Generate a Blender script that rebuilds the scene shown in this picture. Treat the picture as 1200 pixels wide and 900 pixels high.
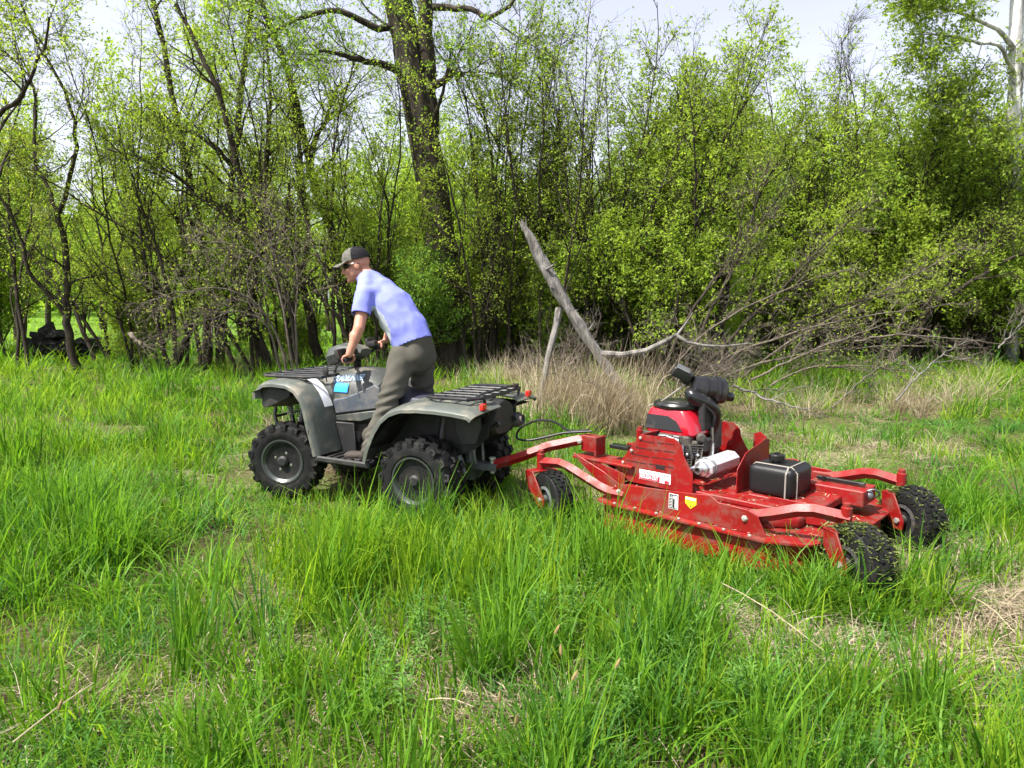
import bpy, bmesh, math, random
import numpy as np
from mathutils import Vector, Matrix, Euler, Quaternion

scene = bpy.context.scene
for o in list(bpy.data.objects):
    bpy.data.objects.remove(o)
R = math.radians
PI = math.pi

# ---------------------------------------------------------------- camera
CAM_H, CAM_PITCH, FPX = 1.63, R(7.0), 832.0        # focal length in pixels of a 1200-wide frame
cam_d = bpy.data.cameras.new('camera')
cam_d.sensor_width = 36.0
cam_d.lens = FPX / 1200.0 * 36.0
cam_d.clip_start = 0.05
cam_d.clip_end = 3000.0
cam = bpy.data.objects.new('camera', cam_d)
scene.collection.objects.link(cam)
cam.location = (0, 0, CAM_H)
cam.rotation_euler = (R(90) - CAM_PITCH, 0, 0)
scene.camera = cam

# ---------------------------------------------------------------- sky and sun
SUN_ELEV = R(58)
SUN_TO = Vector((-0.84, -0.50, 0)).normalized()      # horizontal direction towards the sun
to_sun = Vector((SUN_TO.x * math.cos(SUN_ELEV), SUN_TO.y * math.cos(SUN_ELEV), math.sin(SUN_ELEV)))
world = bpy.data.worlds.new('World')
scene.world = world
world.use_nodes = True
wn = world.node_tree
wn.nodes.clear()
w_out = wn.nodes.new('ShaderNodeOutputWorld')
w_bg = wn.nodes.new('ShaderNodeBackground')
w_sky = wn.nodes.new('ShaderNodeTexSky')
w_sky.sky_type = 'NISHITA'
w_sky.sun_disc = False
w_sky.sun_elevation = SUN_ELEV
w_sky.sun_rotation = math.atan2(SUN_TO.x, SUN_TO.y)
w_sky.air_density = 1.0
w_sky.dust_density = 1.6
w_sky.ozone_density = 1.5
w_hsv = wn.nodes.new('ShaderNodeHueSaturation')
w_hsv.inputs['Saturation'].default_value = 0.42
w_hsv.inputs['Hue'].default_value = 0.525
w_bg.inputs['Strength'].default_value = 0.12
wn.links.new(w_sky.outputs[0], w_hsv.inputs['Color'])
wn.links.new(w_hsv.outputs[0], w_bg.inputs[0])
wn.links.new(w_bg.outputs[0], w_out.inputs[0])
sun_d = bpy.data.lights.new('sun', 'SUN')
sun_d.energy = 4.8
sun_d.angle = R(0.55)
sun_d.color = (1.0, 0.95, 0.87)
sun = bpy.data.objects.new('sun', sun_d)
scene.collection.objects.link(sun)
sun.rotation_euler = to_sun.to_track_quat('Z', 'Y').to_euler()
sun.location = (0, 0, 30)

scene.view_settings.view_transform = 'Standard'
scene.view_settings.look = 'None'
scene.view_settings.exposure = 1.3
scene.view_settings.gamma = 1.0
scene.view_settings.use_curve_mapping = False
scene.render.engine = 'CYCLES'
scene.cycles.max_bounces = 8
scene.cycles.diffuse_bounces = 5
scene.cycles.glossy_bounces = 2
scene.cycles.transmission_bounces = 6
scene.cycles.transparent_max_bounces = 8
scene.cycles.use_denoising = True
scene.cycles.use_adaptive_sampling = True
scene.cycles.adaptive_threshold = 0.03

# ---------------------------------------------------------------- helpers
COL = scene.collection
rs = np.random.RandomState(11)


def tag(o, label=None, cat=None, group=None, kind=None):
    if label: o['label'] = label
    if cat: o['category'] = cat
    if group: o['group'] = group
    if kind: o['kind'] = kind
    return o


def empty(name, loc=(0, 0, 0), rz=0.0, rot=None):
    o = bpy.data.objects.new(name, None)
    COL.objects.link(o)
    o.location = loc
    o.rotation_euler = rot if rot is not None else (0, 0, rz)
    o.empty_display_size = 0.1
    return o


def ray(px, py):
    u, v = (px - 600) / FPX, (450 - py) / FPX
    c, s = math.cos(CAM_PITCH), math.sin(CAM_PITCH)
    return np.array([u, c + v * s, -s + v * c])


def at(px, py, Y):
    """world point on the sight line of a measured photo point, at the depth Y where the thing stands"""
    d = ray(px, py)
    return np.array([0, 0, CAM_H]) + d * (Y / d[1])


def norm(v):
    return v / np.maximum(1e-9, np.linalg.norm(v, axis=-1, keepdims=True))


def np_mesh(name, verts, faces, mat=None, smooth=False, attr=None):
    """verts (n,3), faces (m,k) arrays with one face size -> mesh"""
    me = bpy.data.meshes.new(name)
    verts = np.asarray(verts, dtype=np.float32)
    faces = np.asarray(faces, dtype=np.int32)
    nf, k = faces.shape
    me.vertices.add(len(verts))
    me.vertices.foreach_set('co', verts.ravel())
    me.loops.add(nf * k)
    me.loops.foreach_set('vertex_index', faces.ravel())
    me.polygons.add(nf)
    me.polygons.foreach_set('loop_start', np.arange(0, nf * k, k, dtype=np.int32))
    me.polygons.foreach_set('loop_total', np.full(nf, k, dtype=np.int32))
    if smooth:
        me.polygons.foreach_set('use_smooth', np.ones(nf, dtype=bool))
    if attr is not None:
        a = me.attributes.new('tint', 'FLOAT', 'POINT')
        a.data.foreach_set('value', np.asarray(attr, dtype=np.float32))
    me.update(calc_edges=True)
    if mat: me.materials.append(mat)
    return me


def link_mesh(name, me, parent=None):
    o = bpy.data.objects.new(name, me)
    COL.objects.link(o)
    if parent is not None: o.parent = parent
    return o


# ---------------------------------------------------------------- materials
MATS = {}


def mat(name, col, rough=0.6, metal=0.0, var=0.0, var_scale=8.0, dirt=None, dirt_amt=0.0, dirt_scale=6.0,
        bump=0.0, bump_scale=60.0, coat=0.0, spec=0.5):
    if name in MATS: return MATS[name]
    m = bpy.data.materials.new(name)
    m.use_nodes = True
    nt = m.node_tree
    b = nt.nodes['Principled BSDF']
    b.inputs['Roughness'].default_value = rough
    b.inputs['Metallic'].default_value = metal
    b.inputs['Specular IOR Level'].default_value = spec
    if coat:
        b.inputs['Coat Weight'].default_value = coat
        b.inputs['Coat Roughness'].default_value = 0.15
    tc = nt.nodes.new('ShaderNodeTexCoord')
    cur = None
    rgb = nt.nodes.new('ShaderNodeRGB')
    rgb.outputs[0].default_value = (*col, 1)
    cur = rgb.outputs[0]
    if var:
        n = nt.nodes.new('ShaderNodeTexNoise'); n.inputs['Scale'].default_value = var_scale
        n.inputs['Detail'].default_value = 6
        nt.links.new(tc.outputs['Object'], n.inputs['Vector'])
        mr = nt.nodes.new('ShaderNodeMapRange')
        mr.inputs['From Min'].default_value = 0.3; mr.inputs['From Max'].default_value = 0.7
        mr.inputs['To Min'].default_value = 1 - var; mr.inputs['To Max'].default_value = 1 + var
        nt.links.new(n.outputs['Fac'], mr.inputs['Value'])
        mx = nt.nodes.new('ShaderNodeMix'); mx.data_type = 'RGBA'; mx.blend_type = 'MULTIPLY'
        mx.inputs['Factor'].default_value = 1.0
        nt.links.new(cur, mx.inputs['A']); nt.links.new(mr.outputs[0], mx.inputs['B'])
        cur = mx.outputs['Result']
    if dirt is not None:
        n = nt.nodes.new('ShaderNodeTexNoise'); n.inputs['Scale'].default_value = dirt_scale
        n.inputs['Detail'].default_value = 9; n.inputs['Roughness'].default_value = 0.65
        nt.links.new(tc.outputs['Object'], n.inputs['Vector'])
        mr = nt.nodes.new('ShaderNodeMapRange')
        mr.inputs['From Min'].default_value = 0.62 - 0.35 * dirt_amt; mr.inputs['From Max'].default_value = 0.82 - 0.25 * dirt_amt
        nt.links.new(n.outputs['Fac'], mr.inputs['Value'])
        mx = nt.nodes.new('ShaderNodeMix'); mx.data_type = 'RGBA'
        nt.links.new(mr.outputs[0], mx.inputs['Factor'])
        nt.links.new(cur, mx.inputs['A']); mx.inputs['B'].default_value = (*dirt, 1)
        cur = mx.outputs['Result']
        rr = nt.nodes.new('ShaderNodeMapRange')
        rr.inputs['To Min'].default_value = rough; rr.inputs['To Max'].default_value = min(1, rough + 0.35)
        nt.links.new(mr.outputs[0], rr.inputs['Value']); nt.links.new(rr.outputs[0], b.inputs['Roughness'])
    nt.links.new(cur, b.inputs['Base Color'])
    if bump:
        n = nt.nodes.new('ShaderNodeTexNoise'); n.inputs['Scale'].default_value = bump_scale
        n.inputs['Detail'].default_value = 5
        nt.links.new(tc.outputs['Object'], n.inputs['Vector'])
        bp = nt.nodes.new('ShaderNodeBump'); bp.inputs['Strength'].default_value = bump
        bp.inputs['Distance'].default_value = 0.02
        nt.links.new(n.outputs['Fac'], bp.inputs['Height']); nt.links.new(bp.outputs[0], b.inputs['Normal'])
    MATS[name] = m
    return m


def leaf_mat(name, dark, light, trans=0.5, tint_gain=1.0, rough=0.5, rnd=0.25, tcol=None):
    """thin leaf: diffuse+gloss front, light passing through; colour runs along a per-leaf tint value"""
    m = bpy.data.materials.new(name)
    m.use_nodes = True
    nt = m.node_tree
    b = nt.nodes['Principled BSDF']
    out = nt.nodes['Material Output']
    b.inputs['Roughness'].default_value = rough
    b.inputs['Specular IOR Level'].default_value = 0.14
    at_ = nt.nodes.new('ShaderNodeAttribute'); at_.attribute_name = 'tint'
    oi = nt.nodes.new('ShaderNodeObjectInfo')
    ad = nt.nodes.new('ShaderNodeMath'); ad.operation = 'MULTIPLY_ADD'
    ad.inputs[1].default_value = rnd; 
    nt.links.new(oi.outputs['Random'], ad.inputs[0]); nt.links.new(at_.outputs['Fac'], ad.inputs[2])
    cr = nt.nodes.new('ShaderNodeValToRGB')
    cr.color_ramp.elements[0].color = (*dark, 1); cr.color_ramp.elements[1].color = (*light, 1)
    cr.color_ramp.elements[0].position = 0.1 + rnd * 0.5
    cr.color_ramp.elements[1].position = 0.9 + rnd * 0.5 if rnd < 0.2 else 1.0
    nt.links.new(ad.outputs[0], cr.inputs[0])
    nt.links.new(cr.outputs[0], b.inputs['Base Color'])
    tr = nt.nodes.new('ShaderNodeBsdfTranslucent')
    mul = nt.nodes.new('ShaderNodeMix'); mul.data_type = 'RGBA'; mul.blend_type = 'MULTIPLY'
    mul.inputs['Factor'].default_value = 1.0
    nt.links.new(cr.outputs[0], mul.inputs['A'])
    mul.inputs['B'].default_value = (*(tcol or (1.9, 1.7, 0.8)), 1)
    nt.links.new(mul.outputs['Result'], tr.inputs['Color'])
    mx = nt.nodes.new('ShaderNodeMixShader'); mx.inputs[0].default_value = trans
    nt.links.new(b.outputs[0], mx.inputs[1]); nt.links.new(tr.outputs[0], mx.inputs[2])
    nt.links.new(mx.outputs[0], out.inputs['Surface'])
    MATS[name] = m
    return m


def bark_mat(name, col, col2, scale=14.0, bump=0.6):
    m = bpy.data.materials.new(name)
    m.use_nodes = True
    nt = m.node_tree
    b = nt.nodes['Principled BSDF']
    b.inputs['Roughness'].default_value = 0.9
    b.inputs['Specular IOR Level'].default_value = 0.2
    tc = nt.nodes.new('ShaderNodeTexCoord')
    mp = nt.nodes.new('ShaderNodeMapping'); mp.inputs['Scale'].default_value = (1, 1, 0.22)
    nt.links.new(tc.outputs['Object'], mp.inputs[0])
    n = nt.nodes.new('ShaderNodeTexNoise'); n.inputs['Scale'].default_value = scale
    n.inputs['Detail'].default_value = 8; n.inputs['Roughness'].default_value = 0.7
    nt.links.new(mp.outputs[0], n.inputs['Vector'])
    n2 = nt.nodes.new('ShaderNodeTexNoise'); n2.inputs['Scale'].default_value = 3.0
    nt.links.new(tc.outputs['Object'], n2.inputs['Vector'])
    cr = nt.nodes.new('ShaderNodeValToRGB')
    cr.color_ramp.elements[0].position = 0.35; cr.color_ramp.elements[1].position = 0.65
    cr.color_ramp.elements[0].color = (*col, 1); cr.color_ramp.elements[1].color = (*col2, 1)
    nt.links.new(n.outputs['Fac'], cr.inputs[0])
    nt.links.new(cr.outputs[0], b.inputs['Base Color'])
    bp = nt.nodes.new('ShaderNodeBump'); bp.inputs['Strength'].default_value = bump; bp.inputs['Distance'].default_value = 0.03
    nt.links.new(n.outputs['Fac'], bp.inputs['Height']); nt.links.new(bp.outputs[0], b.inputs['Normal'])
    MATS[name] = m
    return m


# ---------------------------------------------------------------- mesh builder
class B:
    """collects shapes into one mesh object"""

    def __init__(self):
        self.bm = bmesh.new()

    def _new(self, vs, fs):
        v = [self.bm.verts.new(tuple(p)) for p in vs]
        for f in fs:
            try: self.bm.faces.new([v[i] for i in f])
            except ValueError: pass
        return v

    def box(self, c, s, rot=(0, 0, 0), bev=0.0, seg=1):
        t = bmesh.new()
        bmesh.ops.create_cube(t, size=1.0, matrix=Matrix.Diagonal((*s, 1)))
        if bev:
            bmesh.ops.bevel(t, geom=list(t.edges), offset=bev, segments=seg, profile=0.6, affect='EDGES')
        M = Matrix.Translation(c) @ Euler(rot).to_matrix().to_4x4()
        self._merge(t, M)
        return self

    def _merge(self, t, M=None):
        if M is not None: bmesh.ops.transform(t, matrix=M, verts=list(t.verts))
        t.verts.index_update()
        self._new([v.co for v in t.verts], [[v.index for v in f.verts] for f in t.faces])
        t.free()

    def prism(self, outline, t, origin=(0, 0, 0), u=(1, 0, 0), v=(0, 0, 1), bev=0.0, seg=1):
        """outline of (u, v) pairs swept t along u x v, centred on the plane"""
        u, v, o = Vector(u).normalized(), Vector(v).normalized(), Vector(origin)
        n = u.cross(v).normalized()
        b = bmesh.new()
        f0 = [b.verts.new(o + u * p[0] + v * p[1] - n * (t / 2)) for p in outline]
        f1 = [b.verts.new(o + u * p[0] + v * p[1] + n * (t / 2)) for p in outline]
        k = len(outline)
        b.faces.new(f0[::-1]); b.faces.new(f1)
        for i in range(k):
            b.faces.new([f0[i], f0[(i + 1) % k], f1[(i + 1) % k], f1[i]])
        bmesh.ops.recalc_face_normals(b, faces=list(b.faces))
        if bev:
            bmesh.ops.bevel(b, geom=list(b.edges), offset=bev, segments=seg, profile=0.6, affect='EDGES', clamp_overlap=True)
        self._merge(b)
        return self

    def tube(self, pts, r, sides=8, cap=True, flat=None, closed=False):
        pts = [Vector(p) for p in pts]
        n = len(pts)
        rr = r if hasattr(r, '__len__') else [r] * n
        ref = None
        rings = []
        for i, p in enumerate(pts):
            if closed: d = pts[(i + 1) % n] - pts[i - 1]
            else: d = pts[min(i + 1, n - 1)] - pts[max(i - 1, 0)]
            d.normalize()
            if ref is None:
                ref = Vector((0, 0, 1)) if abs(d.z) < 0.9 else Vector((1, 0, 0))
            uu = d.cross(ref).normalized(); vv = uu.cross(d).normalized()
            ref = vv
            a, bq = (1, 1) if flat is None else flat
            rings.append([p + uu * (math.cos(2 * PI * k / sides) * rr[i] * a) + vv * (math.sin(2 * PI * k / sides) * rr[i] * bq) for k in range(sides)])
        self.loft(rings, cap=cap and not closed, closed=closed)
        return self

    def loft(self, rings, cap=True, closed=False, ring_closed=True):
        n, k = len(rings), len(rings[0])
        vs = [p for rg in rings for p in rg]
        fs = []
        for i in range(n if closed else n - 1):
            j = (i + 1) % n
            for a in range(k if ring_closed else k - 1):
                c = (a + 1) % k
                fs.append([i * k + a, i * k + c, j * k + c, j * k + a])
        if cap:
            fs.append(list(range(k))[::-1]); fs.append([(n - 1) * k + a for a in range(k)])
        self._new(vs, fs)
        return self

    def lathe(self, prof, c=(0, 0, 0), axis=(0, 1, 0), seg=24):
        """prof of (radius, along axis)"""
        ax = Vector(axis).normalized()
        q = Vector((0, 0, 1)).rotation_difference(ax)
        rings = []
        for r_, h_ in prof:
            rings.append([Vector(c) + q @ Vector((r_ * math.cos(2 * PI * k / seg), r_ * math.sin(2 * PI * k / seg), h_)) for k in range(seg)])
        self.loft(rings, cap=True)
        return self

    def ball(self, c, r, rot=(0, 0, 0), u=14, v=9):
        t = bmesh.new()
        bmesh.ops.create_uvsphere(t, u_segments=u, v_segments=v, radius=1.0)
        rr = r if hasattr(r, '__len__') else (r, r, r)
        self._merge(t, Matrix.Translation(c) @ Euler(rot).to_matrix().to_4x4() @ Matrix.Diagonal((*rr, 1)))
        return self

    def mesh(self, name, m, smooth=True, angle=35):
        bmesh.ops.recalc_face_normals(self.bm, faces=list(self.bm.faces))
        me = bpy.data.meshes.new(name)
        self.bm.to_mesh(me); self.bm.free()
        if smooth:
            me.polygons.foreach_set('use_smooth', np.ones(len(me.polygons), dtype=bool))
            me.set_sharp_from_angle(angle=R(angle))
        if m: me.materials.append(m)
        return me

    def obj(self, name, m, parent=None, smooth=True, angle=35):
        return link_mesh(name, self.mesh(name, m, smooth, angle), parent)


def text_mesh(name, body, size, m, parent, origin, u, v, shear=0.0, extrude=0.0006, bold=0.0, width=None):
    """flat lettering laid on a plane spanned by u (reading direction) and v (up)"""
    cu = bpy.data.curves.new(name, 'FONT')
    cu.body = body; cu.size = size; cu.align_x = 'CENTER'; cu.align_y = 'CENTER'
    cu.shear = shear; cu.extrude = extrude; cu.offset = bold; cu.resolution_u = 3
    t = bpy.data.objects.new(name + '_curve', cu)
    COL.objects.link(t)
    dg = bpy.context.evaluated_depsgraph_get()
    me = bpy.data.meshes.new_from_object(t.evaluated_get(dg))
    bpy.data.objects.remove(t)
    u, v = Vector(u).normalized(), Vector(v).normalized()
    n = u.cross(v).normalized(); v = n.cross(u)
    co = np.empty(len(me.vertices) * 3, dtype=np.float32); me.vertices.foreach_get('co', co); co = co.reshape(-1, 3)
    if width:
        co[:, 0] *= width / max(1e-6, co[:, 0].max() - co[:, 0].min())
    U = np.array([u, v, n]); co = co @ U + np.array(origin)
    me.vertices.foreach_set('co', co.astype(np.float32).ravel()); me.update()
    me.materials.clear(); me.materials.append(m)
    return link_mesh(name, me, parent)

# ================================================================ ground
def gz(x, y):
    x = np.asarray(x, float); y = np.asarray(y, float)
    h = 0.05 * np.sin(x * 0.9 + 1.3) * np.sin(y * 0.7 + .4) + 0.03 * np.sin(x * 2.3 + y * 1.7) + 0.02 * np.sin(3.1 * y - 2.2 * x + 1)
    k = 1 - np.exp(-(((x - 0.5) / 2.6) ** 2 + ((y - 5.2) / 1.8) ** 2) ** 2)     # level where the machines stand
    far = np.clip((y - 16) / 40, 0, 1)
    return h * k * (1 - 0.6 * far) - 0.015 * (1 - k)


def axis_points():
    a = np.concatenate([np.linspace(-6, 6, 97), 6 + (np.linspace(0, 1, 46)[1:] ** 2.6) * 600])
    return np.concatenate([-a[::-1][:45], a])


gx = axis_points()
gy = np.concatenate([-3 - (np.linspace(0, 1, 12)[1:][::-1] ** 2) * 200, np.linspace(-3, 12, 121), 12 + (np.linspace(0, 1, 50)[1:] ** 2.6) * 900])
GX, GY = np.meshgrid(gx, gy)
V = np.stack([GX, GY, gz(GX, GY)], -1).reshape(-1, 3)
nx, ny = len(gx), len(gy)
ii, jj = np.meshgrid(np.arange(nx - 1), np.arange(ny - 1))
q = (jj * nx + ii).ravel()
Fq = np.stack([q, q + 1, q + 1 + nx, q + nx], 1)

gm = bpy.data.materials.new('meadow_soil')
gm.use_nodes = True
nt = gm.node_tree
b = nt.nodes['Principled BSDF']; b.inputs['Roughness'].default_value = 0.95; b.inputs['Specular IOR Level'].default_value = 0.15
tc = nt.nodes.new('ShaderNodeTexCoord')
n1 = nt.nodes.new('ShaderNodeTexNoise'); n1.inputs['Scale'].default_value = 1.1; n1.inputs['Detail'].default_value = 8
n2 = nt.nodes.new('ShaderNodeTexNoise'); n2.inputs['Scale'].default_value = 38.0; n2.inputs['Detail'].default_value = 8; n2.inputs['Roughness'].default_value = 0.75
nt.links.new(tc.outputs['Object'], n1.inputs['Vector']); nt.links.new(tc.outputs['Object'], n2.inputs['Vector'])
cr = nt.nodes.new('ShaderNodeValToRGB')
e = cr.color_ramp.elements
e[0].position = 0.3; e[0].color = (0.030, 0.022, 0.012, 1)
e[1].position = 0.72; e[1].color = (0.20, 0.15, 0.08, 1)
e.new(0.5).color = (0.085, 0.064, 0.034, 1)
nt.links.new(n2.outputs['Fac'], cr.inputs[0])
cg = nt.nodes.new('ShaderNodeValToRGB')
cg.color_ramp.elements[0].position = 0.32; cg.color_ramp.elements[0].color = (0.05, 0.11, 0.015, 1)
cg.color_ramp.elements[1].position = 0.7; cg.color_ramp.elements[1].color = (0.15, 0.26, 0.03, 1)
nt.links.new(n2.outputs['Fac'], cg.inputs[0])
sp = nt.nodes.new('ShaderNodeSeparateXYZ'); nt.links.new(tc.outputs['Object'], sp.inputs[0])
mr = nt.nodes.new('ShaderNodeMapRange'); mr.inputs['From Min'].default_value = 13.0; mr.inputs['From Max'].default_value = 24.0
nt.links.new(sp.outputs['Y'], mr.inputs['Value'])
m2 = nt.nodes.new('ShaderNodeMapRange'); m2.inputs['From Min'].default_value = 0.40; m2.inputs['From Max'].default_value = 0.6; m2.inputs['To Max'].default_value = 0.45
nt.links.new(n1.outputs['Fac'], m2.inputs['Value'])
mxm = nt.nodes.new('ShaderNodeMath'); mxm.operation = 'MAXIMUM'
nt.links.new(mr.outputs[0], mxm.inputs[0]); nt.links.new(m2.outputs[0], mxm.inputs[1])
mx = nt.nodes.new('ShaderNodeMix'); mx.data_type = 'RGBA'
nt.links.new(mxm.outputs[0], mx.inputs['Factor']); nt.links.new(cr.outputs[0], mx.inputs['A']); nt.links.new(cg.outputs[0], mx.inputs['B'])
nt.links.new(mx.outputs['Result'], b.inputs['Base Color'])
bp = nt.nodes.new('ShaderNodeBump'); bp.inputs['Strength'].default_value = 0.9; bp.inputs['Distance'].default_value = 0.03
nt.links.new(n2.outputs['Fac'], bp.inputs['Height']); nt.links.new(bp.outputs[0], b.inputs['Normal'])
ground = link_mesh('ground', np_mesh('ground', V, Fq, gm, smooth=True))
tag(ground, 'dark soil and old thatch of the rough meadow', 'ground', kind='structure')


# ================================================================ grass as real blades (stuff only)
def scatter(name, pts, rot, scl, idx, protos, label, cat, frac=None):
    """copies of blade tufts written into ONE mesh per material; frac = share of blades kept per tuft"""
    pts, rot, scl, idx = [np.asarray(k) for k in (pts, rot, scl, idx)]
    groups = {}
    for k, (V, F, T, nseg, m) in enumerate(protos):
        sel = np.nonzero(idx == k)[0]
        if len(sel) == 0: continue
        ca, sa = np.cos(rot[sel]), np.sin(rot[sel])
        P = V[None] * scl[sel][:, None]
        x, y, z = P[..., 0], P[..., 1], P[..., 2]
        y, z = y * ca[:, 0:1] - z * sa[:, 0:1], y * sa[:, 0:1] + z * ca[:, 0:1]
        x, z = x * ca[:, 1:2] + z * sa[:, 1:2], -x * sa[:, 1:2] + z * ca[:, 1:2]
        x, y = x * ca[:, 2:3] - y * sa[:, 2:3], x * sa[:, 2:3] + y * ca[:, 2:3]
        P = np.stack([x, y, z], -1) + pts[sel][:, None]
        per = nseg * 2
        nb = V.shape[0] // per
        Pb = P.reshape(len(sel), nb, per, 3)
        Tb = np.clip(T.reshape(1, nb, per) * .75 + rg.uniform(0, .5, (len(sel), 1, 1)) - .12, 0, 1) + np.zeros((len(sel), nb, per))
        keep = np.ones((len(sel), nb), bool) if frac is None else rg.uniform(0, 1, (len(sel), nb)) < frac[sel][:, None]
        groups.setdefault(m.name, []).append((Pb[keep], Tb[keep], nseg, m))
    first = None
    for mn, L in groups.items():
        Vs, Fs, Ts, off = [], [], [], 0
        for Pb, Tb, nseg, m in L:
            n = len(Pb)
            base = off + (np.arange(n) * nseg * 2)[:, None] + (np.arange(nseg - 1) * 2)[None]
            Fs.append(np.stack([base, base + 1, base + 3, base + 2], -1).reshape(-1, 4))
            Vs.append(Pb.reshape(-1, 3)); Ts.append(Tb.ravel()); off += n * nseg * 2
        nm = name if first is None else name + '_blades'
        o = link_mesh(nm, np_mesh(nm, np.concatenate(Vs), np.concatenate(Fs), m, attr=np.concatenate(Ts)), first)
        o['kind'] = 'stuff'
        if first is None:
            first = o
            tag(o, label, cat, kind='stuff')
    return first


def blades(rng, n, rad, h, hv, w, bend, lay=0.0, nseg=4, fold=False):
    """n grass blades rooted in a disc; lay 0 = upright, 1 = flat on the ground"""
    a = rng.uniform(0, 2 * PI, n); rr = rad * np.sqrt(rng.uniform(0, 1, n))
    root = np.stack([rr * np.cos(a), rr * np.sin(a), np.full(n, -0.02)], 1)
    H = h * (1 + hv * rng.uniform(-1, 1, n))
    az = a + rng.normal(0, 1.1, n)
    bn = np.clip(rng.gamma(2.0, bend / 2.0, n), 0, 1.5)
    el0 = PI / 2 - rng.uniform(0, .22, n) - lay * rng.uniform(.7, 1.45, n)      # starting elevation
    t = np.linspace(0, 1, nseg)
    P = np.zeros((n, nseg, 3)); P[:, 0] = root
    el = el0.copy()
    kink = np.where(rng.uniform(0, 1, n) < 0.10, rng.randint(1, nseg, n), -1)
    for i in range(1, nseg):
        st = H / (nseg - 1)
        d = np.stack([np.cos(el) * np.cos(az), np.cos(el) * np.sin(az), np.sin(el)], 1)
        P[:, i] = P[:, i - 1] + d * st[:, None]
        el = el - bn * (0.35 + 0.9 * t[i]) * 1.15
        el = np.where(kink == i, el - 1.3, el)
        if lay > .3: el = np.maximum(el, -0.12)
    P[:, 1:, 2] = np.maximum(P[:, 1:, 2], 0.012)
    wd = w * rng.uniform(.6, 1.25, n)
    tw = az + PI / 2 + rng.normal(0, .5, n)
    side = np.stack([np.cos(tw), np.sin(tw), rng.normal(0, .15, n)], 1)
    prof = np.interp(t, [0, .25, .7, 1], [.75, 1, .7, .06])
    L = P - side[:, None] * (wd[:, None] * prof[None])[..., None] * .5
    Rr = P + side[:, None] * (wd[:, None] * prof[None])[..., None] * .5
    V = np.stack([L, Rr], 2).reshape(-1, 3)           # n, seg, 2
    base = (np.arange(n) * nseg * 2)[:, None] + (np.arange(nseg - 1) * 2)[None]
    F = np.stack([base, base + 1, base + 3, base + 2], -1).reshape(-1, 4)
    tint = np.repeat(rng.uniform(0, 1, n), nseg * 2)
    return V, F, tint


def tuft(name, parts, m):
    """parts: list of blade sets -> one mesh (all same face size)"""
    Vs, Fs, Ts, off = [], [], [], 0
    for V, F, t in parts:
        Vs.append(V); Fs.append(F + off); Ts.append(t); off += len(V)
    return np.concatenate(Vs), np.concatenate(Fs), np.concatenate(Ts), 4, m


GREEN = leaf_mat('grass_green', (0.038, 0.120, 0.009), (0.150, 0.300, 0.024), trans=0.48, rnd=0.25, tcol=(1.55, 1.55, 0.85))
LIME = leaf_mat('grass_young', (0.095, 0.205, 0.010), (0.26, 0.38, 0.03), trans=0.5, rnd=0.25, tcol=(1.45, 1.5, 0.85))
STRAW = leaf_mat('grass_straw', (0.20, 0.155, 0.10), (0.50, 0.43, 0.31), trans=0.25, rnd=0.25, tcol=(1.2, 1.1, 0.8), rough=0.7)
BLUEG = leaf_mat('grass_bluish', (0.030, 0.105, 0.022), (0.115, 0.26, 0.05), trans=0.45, rnd=0.25, tcol=(1.4, 1.5, 0.9))
WEED = leaf_mat('weed_leaf', (0.07, 0.17, 0.035), (0.17, 0.32, 0.075), trans=0.45, rnd=0.25)

rg = np.random.RandomState(5)
P_tall = [tuft('tall', [blades(rg, 26, .085, .54, .40, .0098, .20), blades(rg, 12, .11, .36, .45, .0085, .5)], GREEN) for i in range(6)]
P_mid = [tuft('mid', [blades(rg, 26, .10, .36, .45, .0085, .36), blades(rg, 12, .14, .28, .4, .0075, .75)], BLUEG if i % 2 else GREEN) for i in range(6)]
P_lime = [tuft('lime', [blades(rg, 26, .095, .38, .45, .0092, .28), blades(rg, 12, .14, .22, .4, .008, .65)], LIME) for i in range(5)]
P_short = [tuft('short', [blades(rg, 40, .16, .15, .5, .0065, .5)], LIME if i % 2 else GREEN) for i in range(4)]
P_straw = [tuft('straw', [blades(rg, 40, .17, .20, .5, .0032, .5, lay=1.1), blades(rg, 4, .12, .20, .5, .0026, .6, lay=.4)], STRAW) for i in range(5)]
P_thatch = [tuft('thatch', [blades(rg, 54, .2, .24, .5, .0034, .4, lay=1.3)], STRAW) for i in range(4)]
P_stand = [tuft('standing', [blades(rg, 34, .14, .62, .4, .0050, .45, lay=.12)], STRAW) for i in range(4)]


def noise2(x, y, s, seed):
    """smooth value noise on numpy arrays, about 0..1"""
    r = np.random.RandomState(seed); T = r.uniform(0, 1, (64, 64))
    fx, fy = x / s, y / s
    ix, iy = np.floor(fx).astype(int), np.floor(fy).astype(int)
    u, v = fx - ix, fy - iy
    u, v = u * u * (3 - 2 * u), v * v * (3 - 2 * v)
    g = lambda a, b_: T[a % 64, b_ % 64]
    return (g(ix, iy) * (1 - u) + g(ix + 1, iy) * u) * (1 - v) + (g(ix, iy + 1) * (1 - u) + g(ix + 1, iy + 1) * u) * v


ATV_P = (-.49, 5.476, R(154.7))
MOW_P = (1.535, 4.77, R(136.7))


def to_local(x, y, pose):
    dx, dy = x - pose[0], y - pose[1]
    c, s = math.cos(pose[2]), math.sin(pose[2])
    return dx * c + dy * s, -dx * s + dy * c


def sample_field(n, y0, y1, power=1.0, margin=1.12, rng=rg):
    """points spread over the ground in view, a little denser near the camera"""
    y = y0 + (y1 - y0) * rng.uniform(0, 1, n) ** power
    x = rng.uniform(-1, 1, n) * (y * 0.72 * margin + .5)
    return x, y


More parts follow.
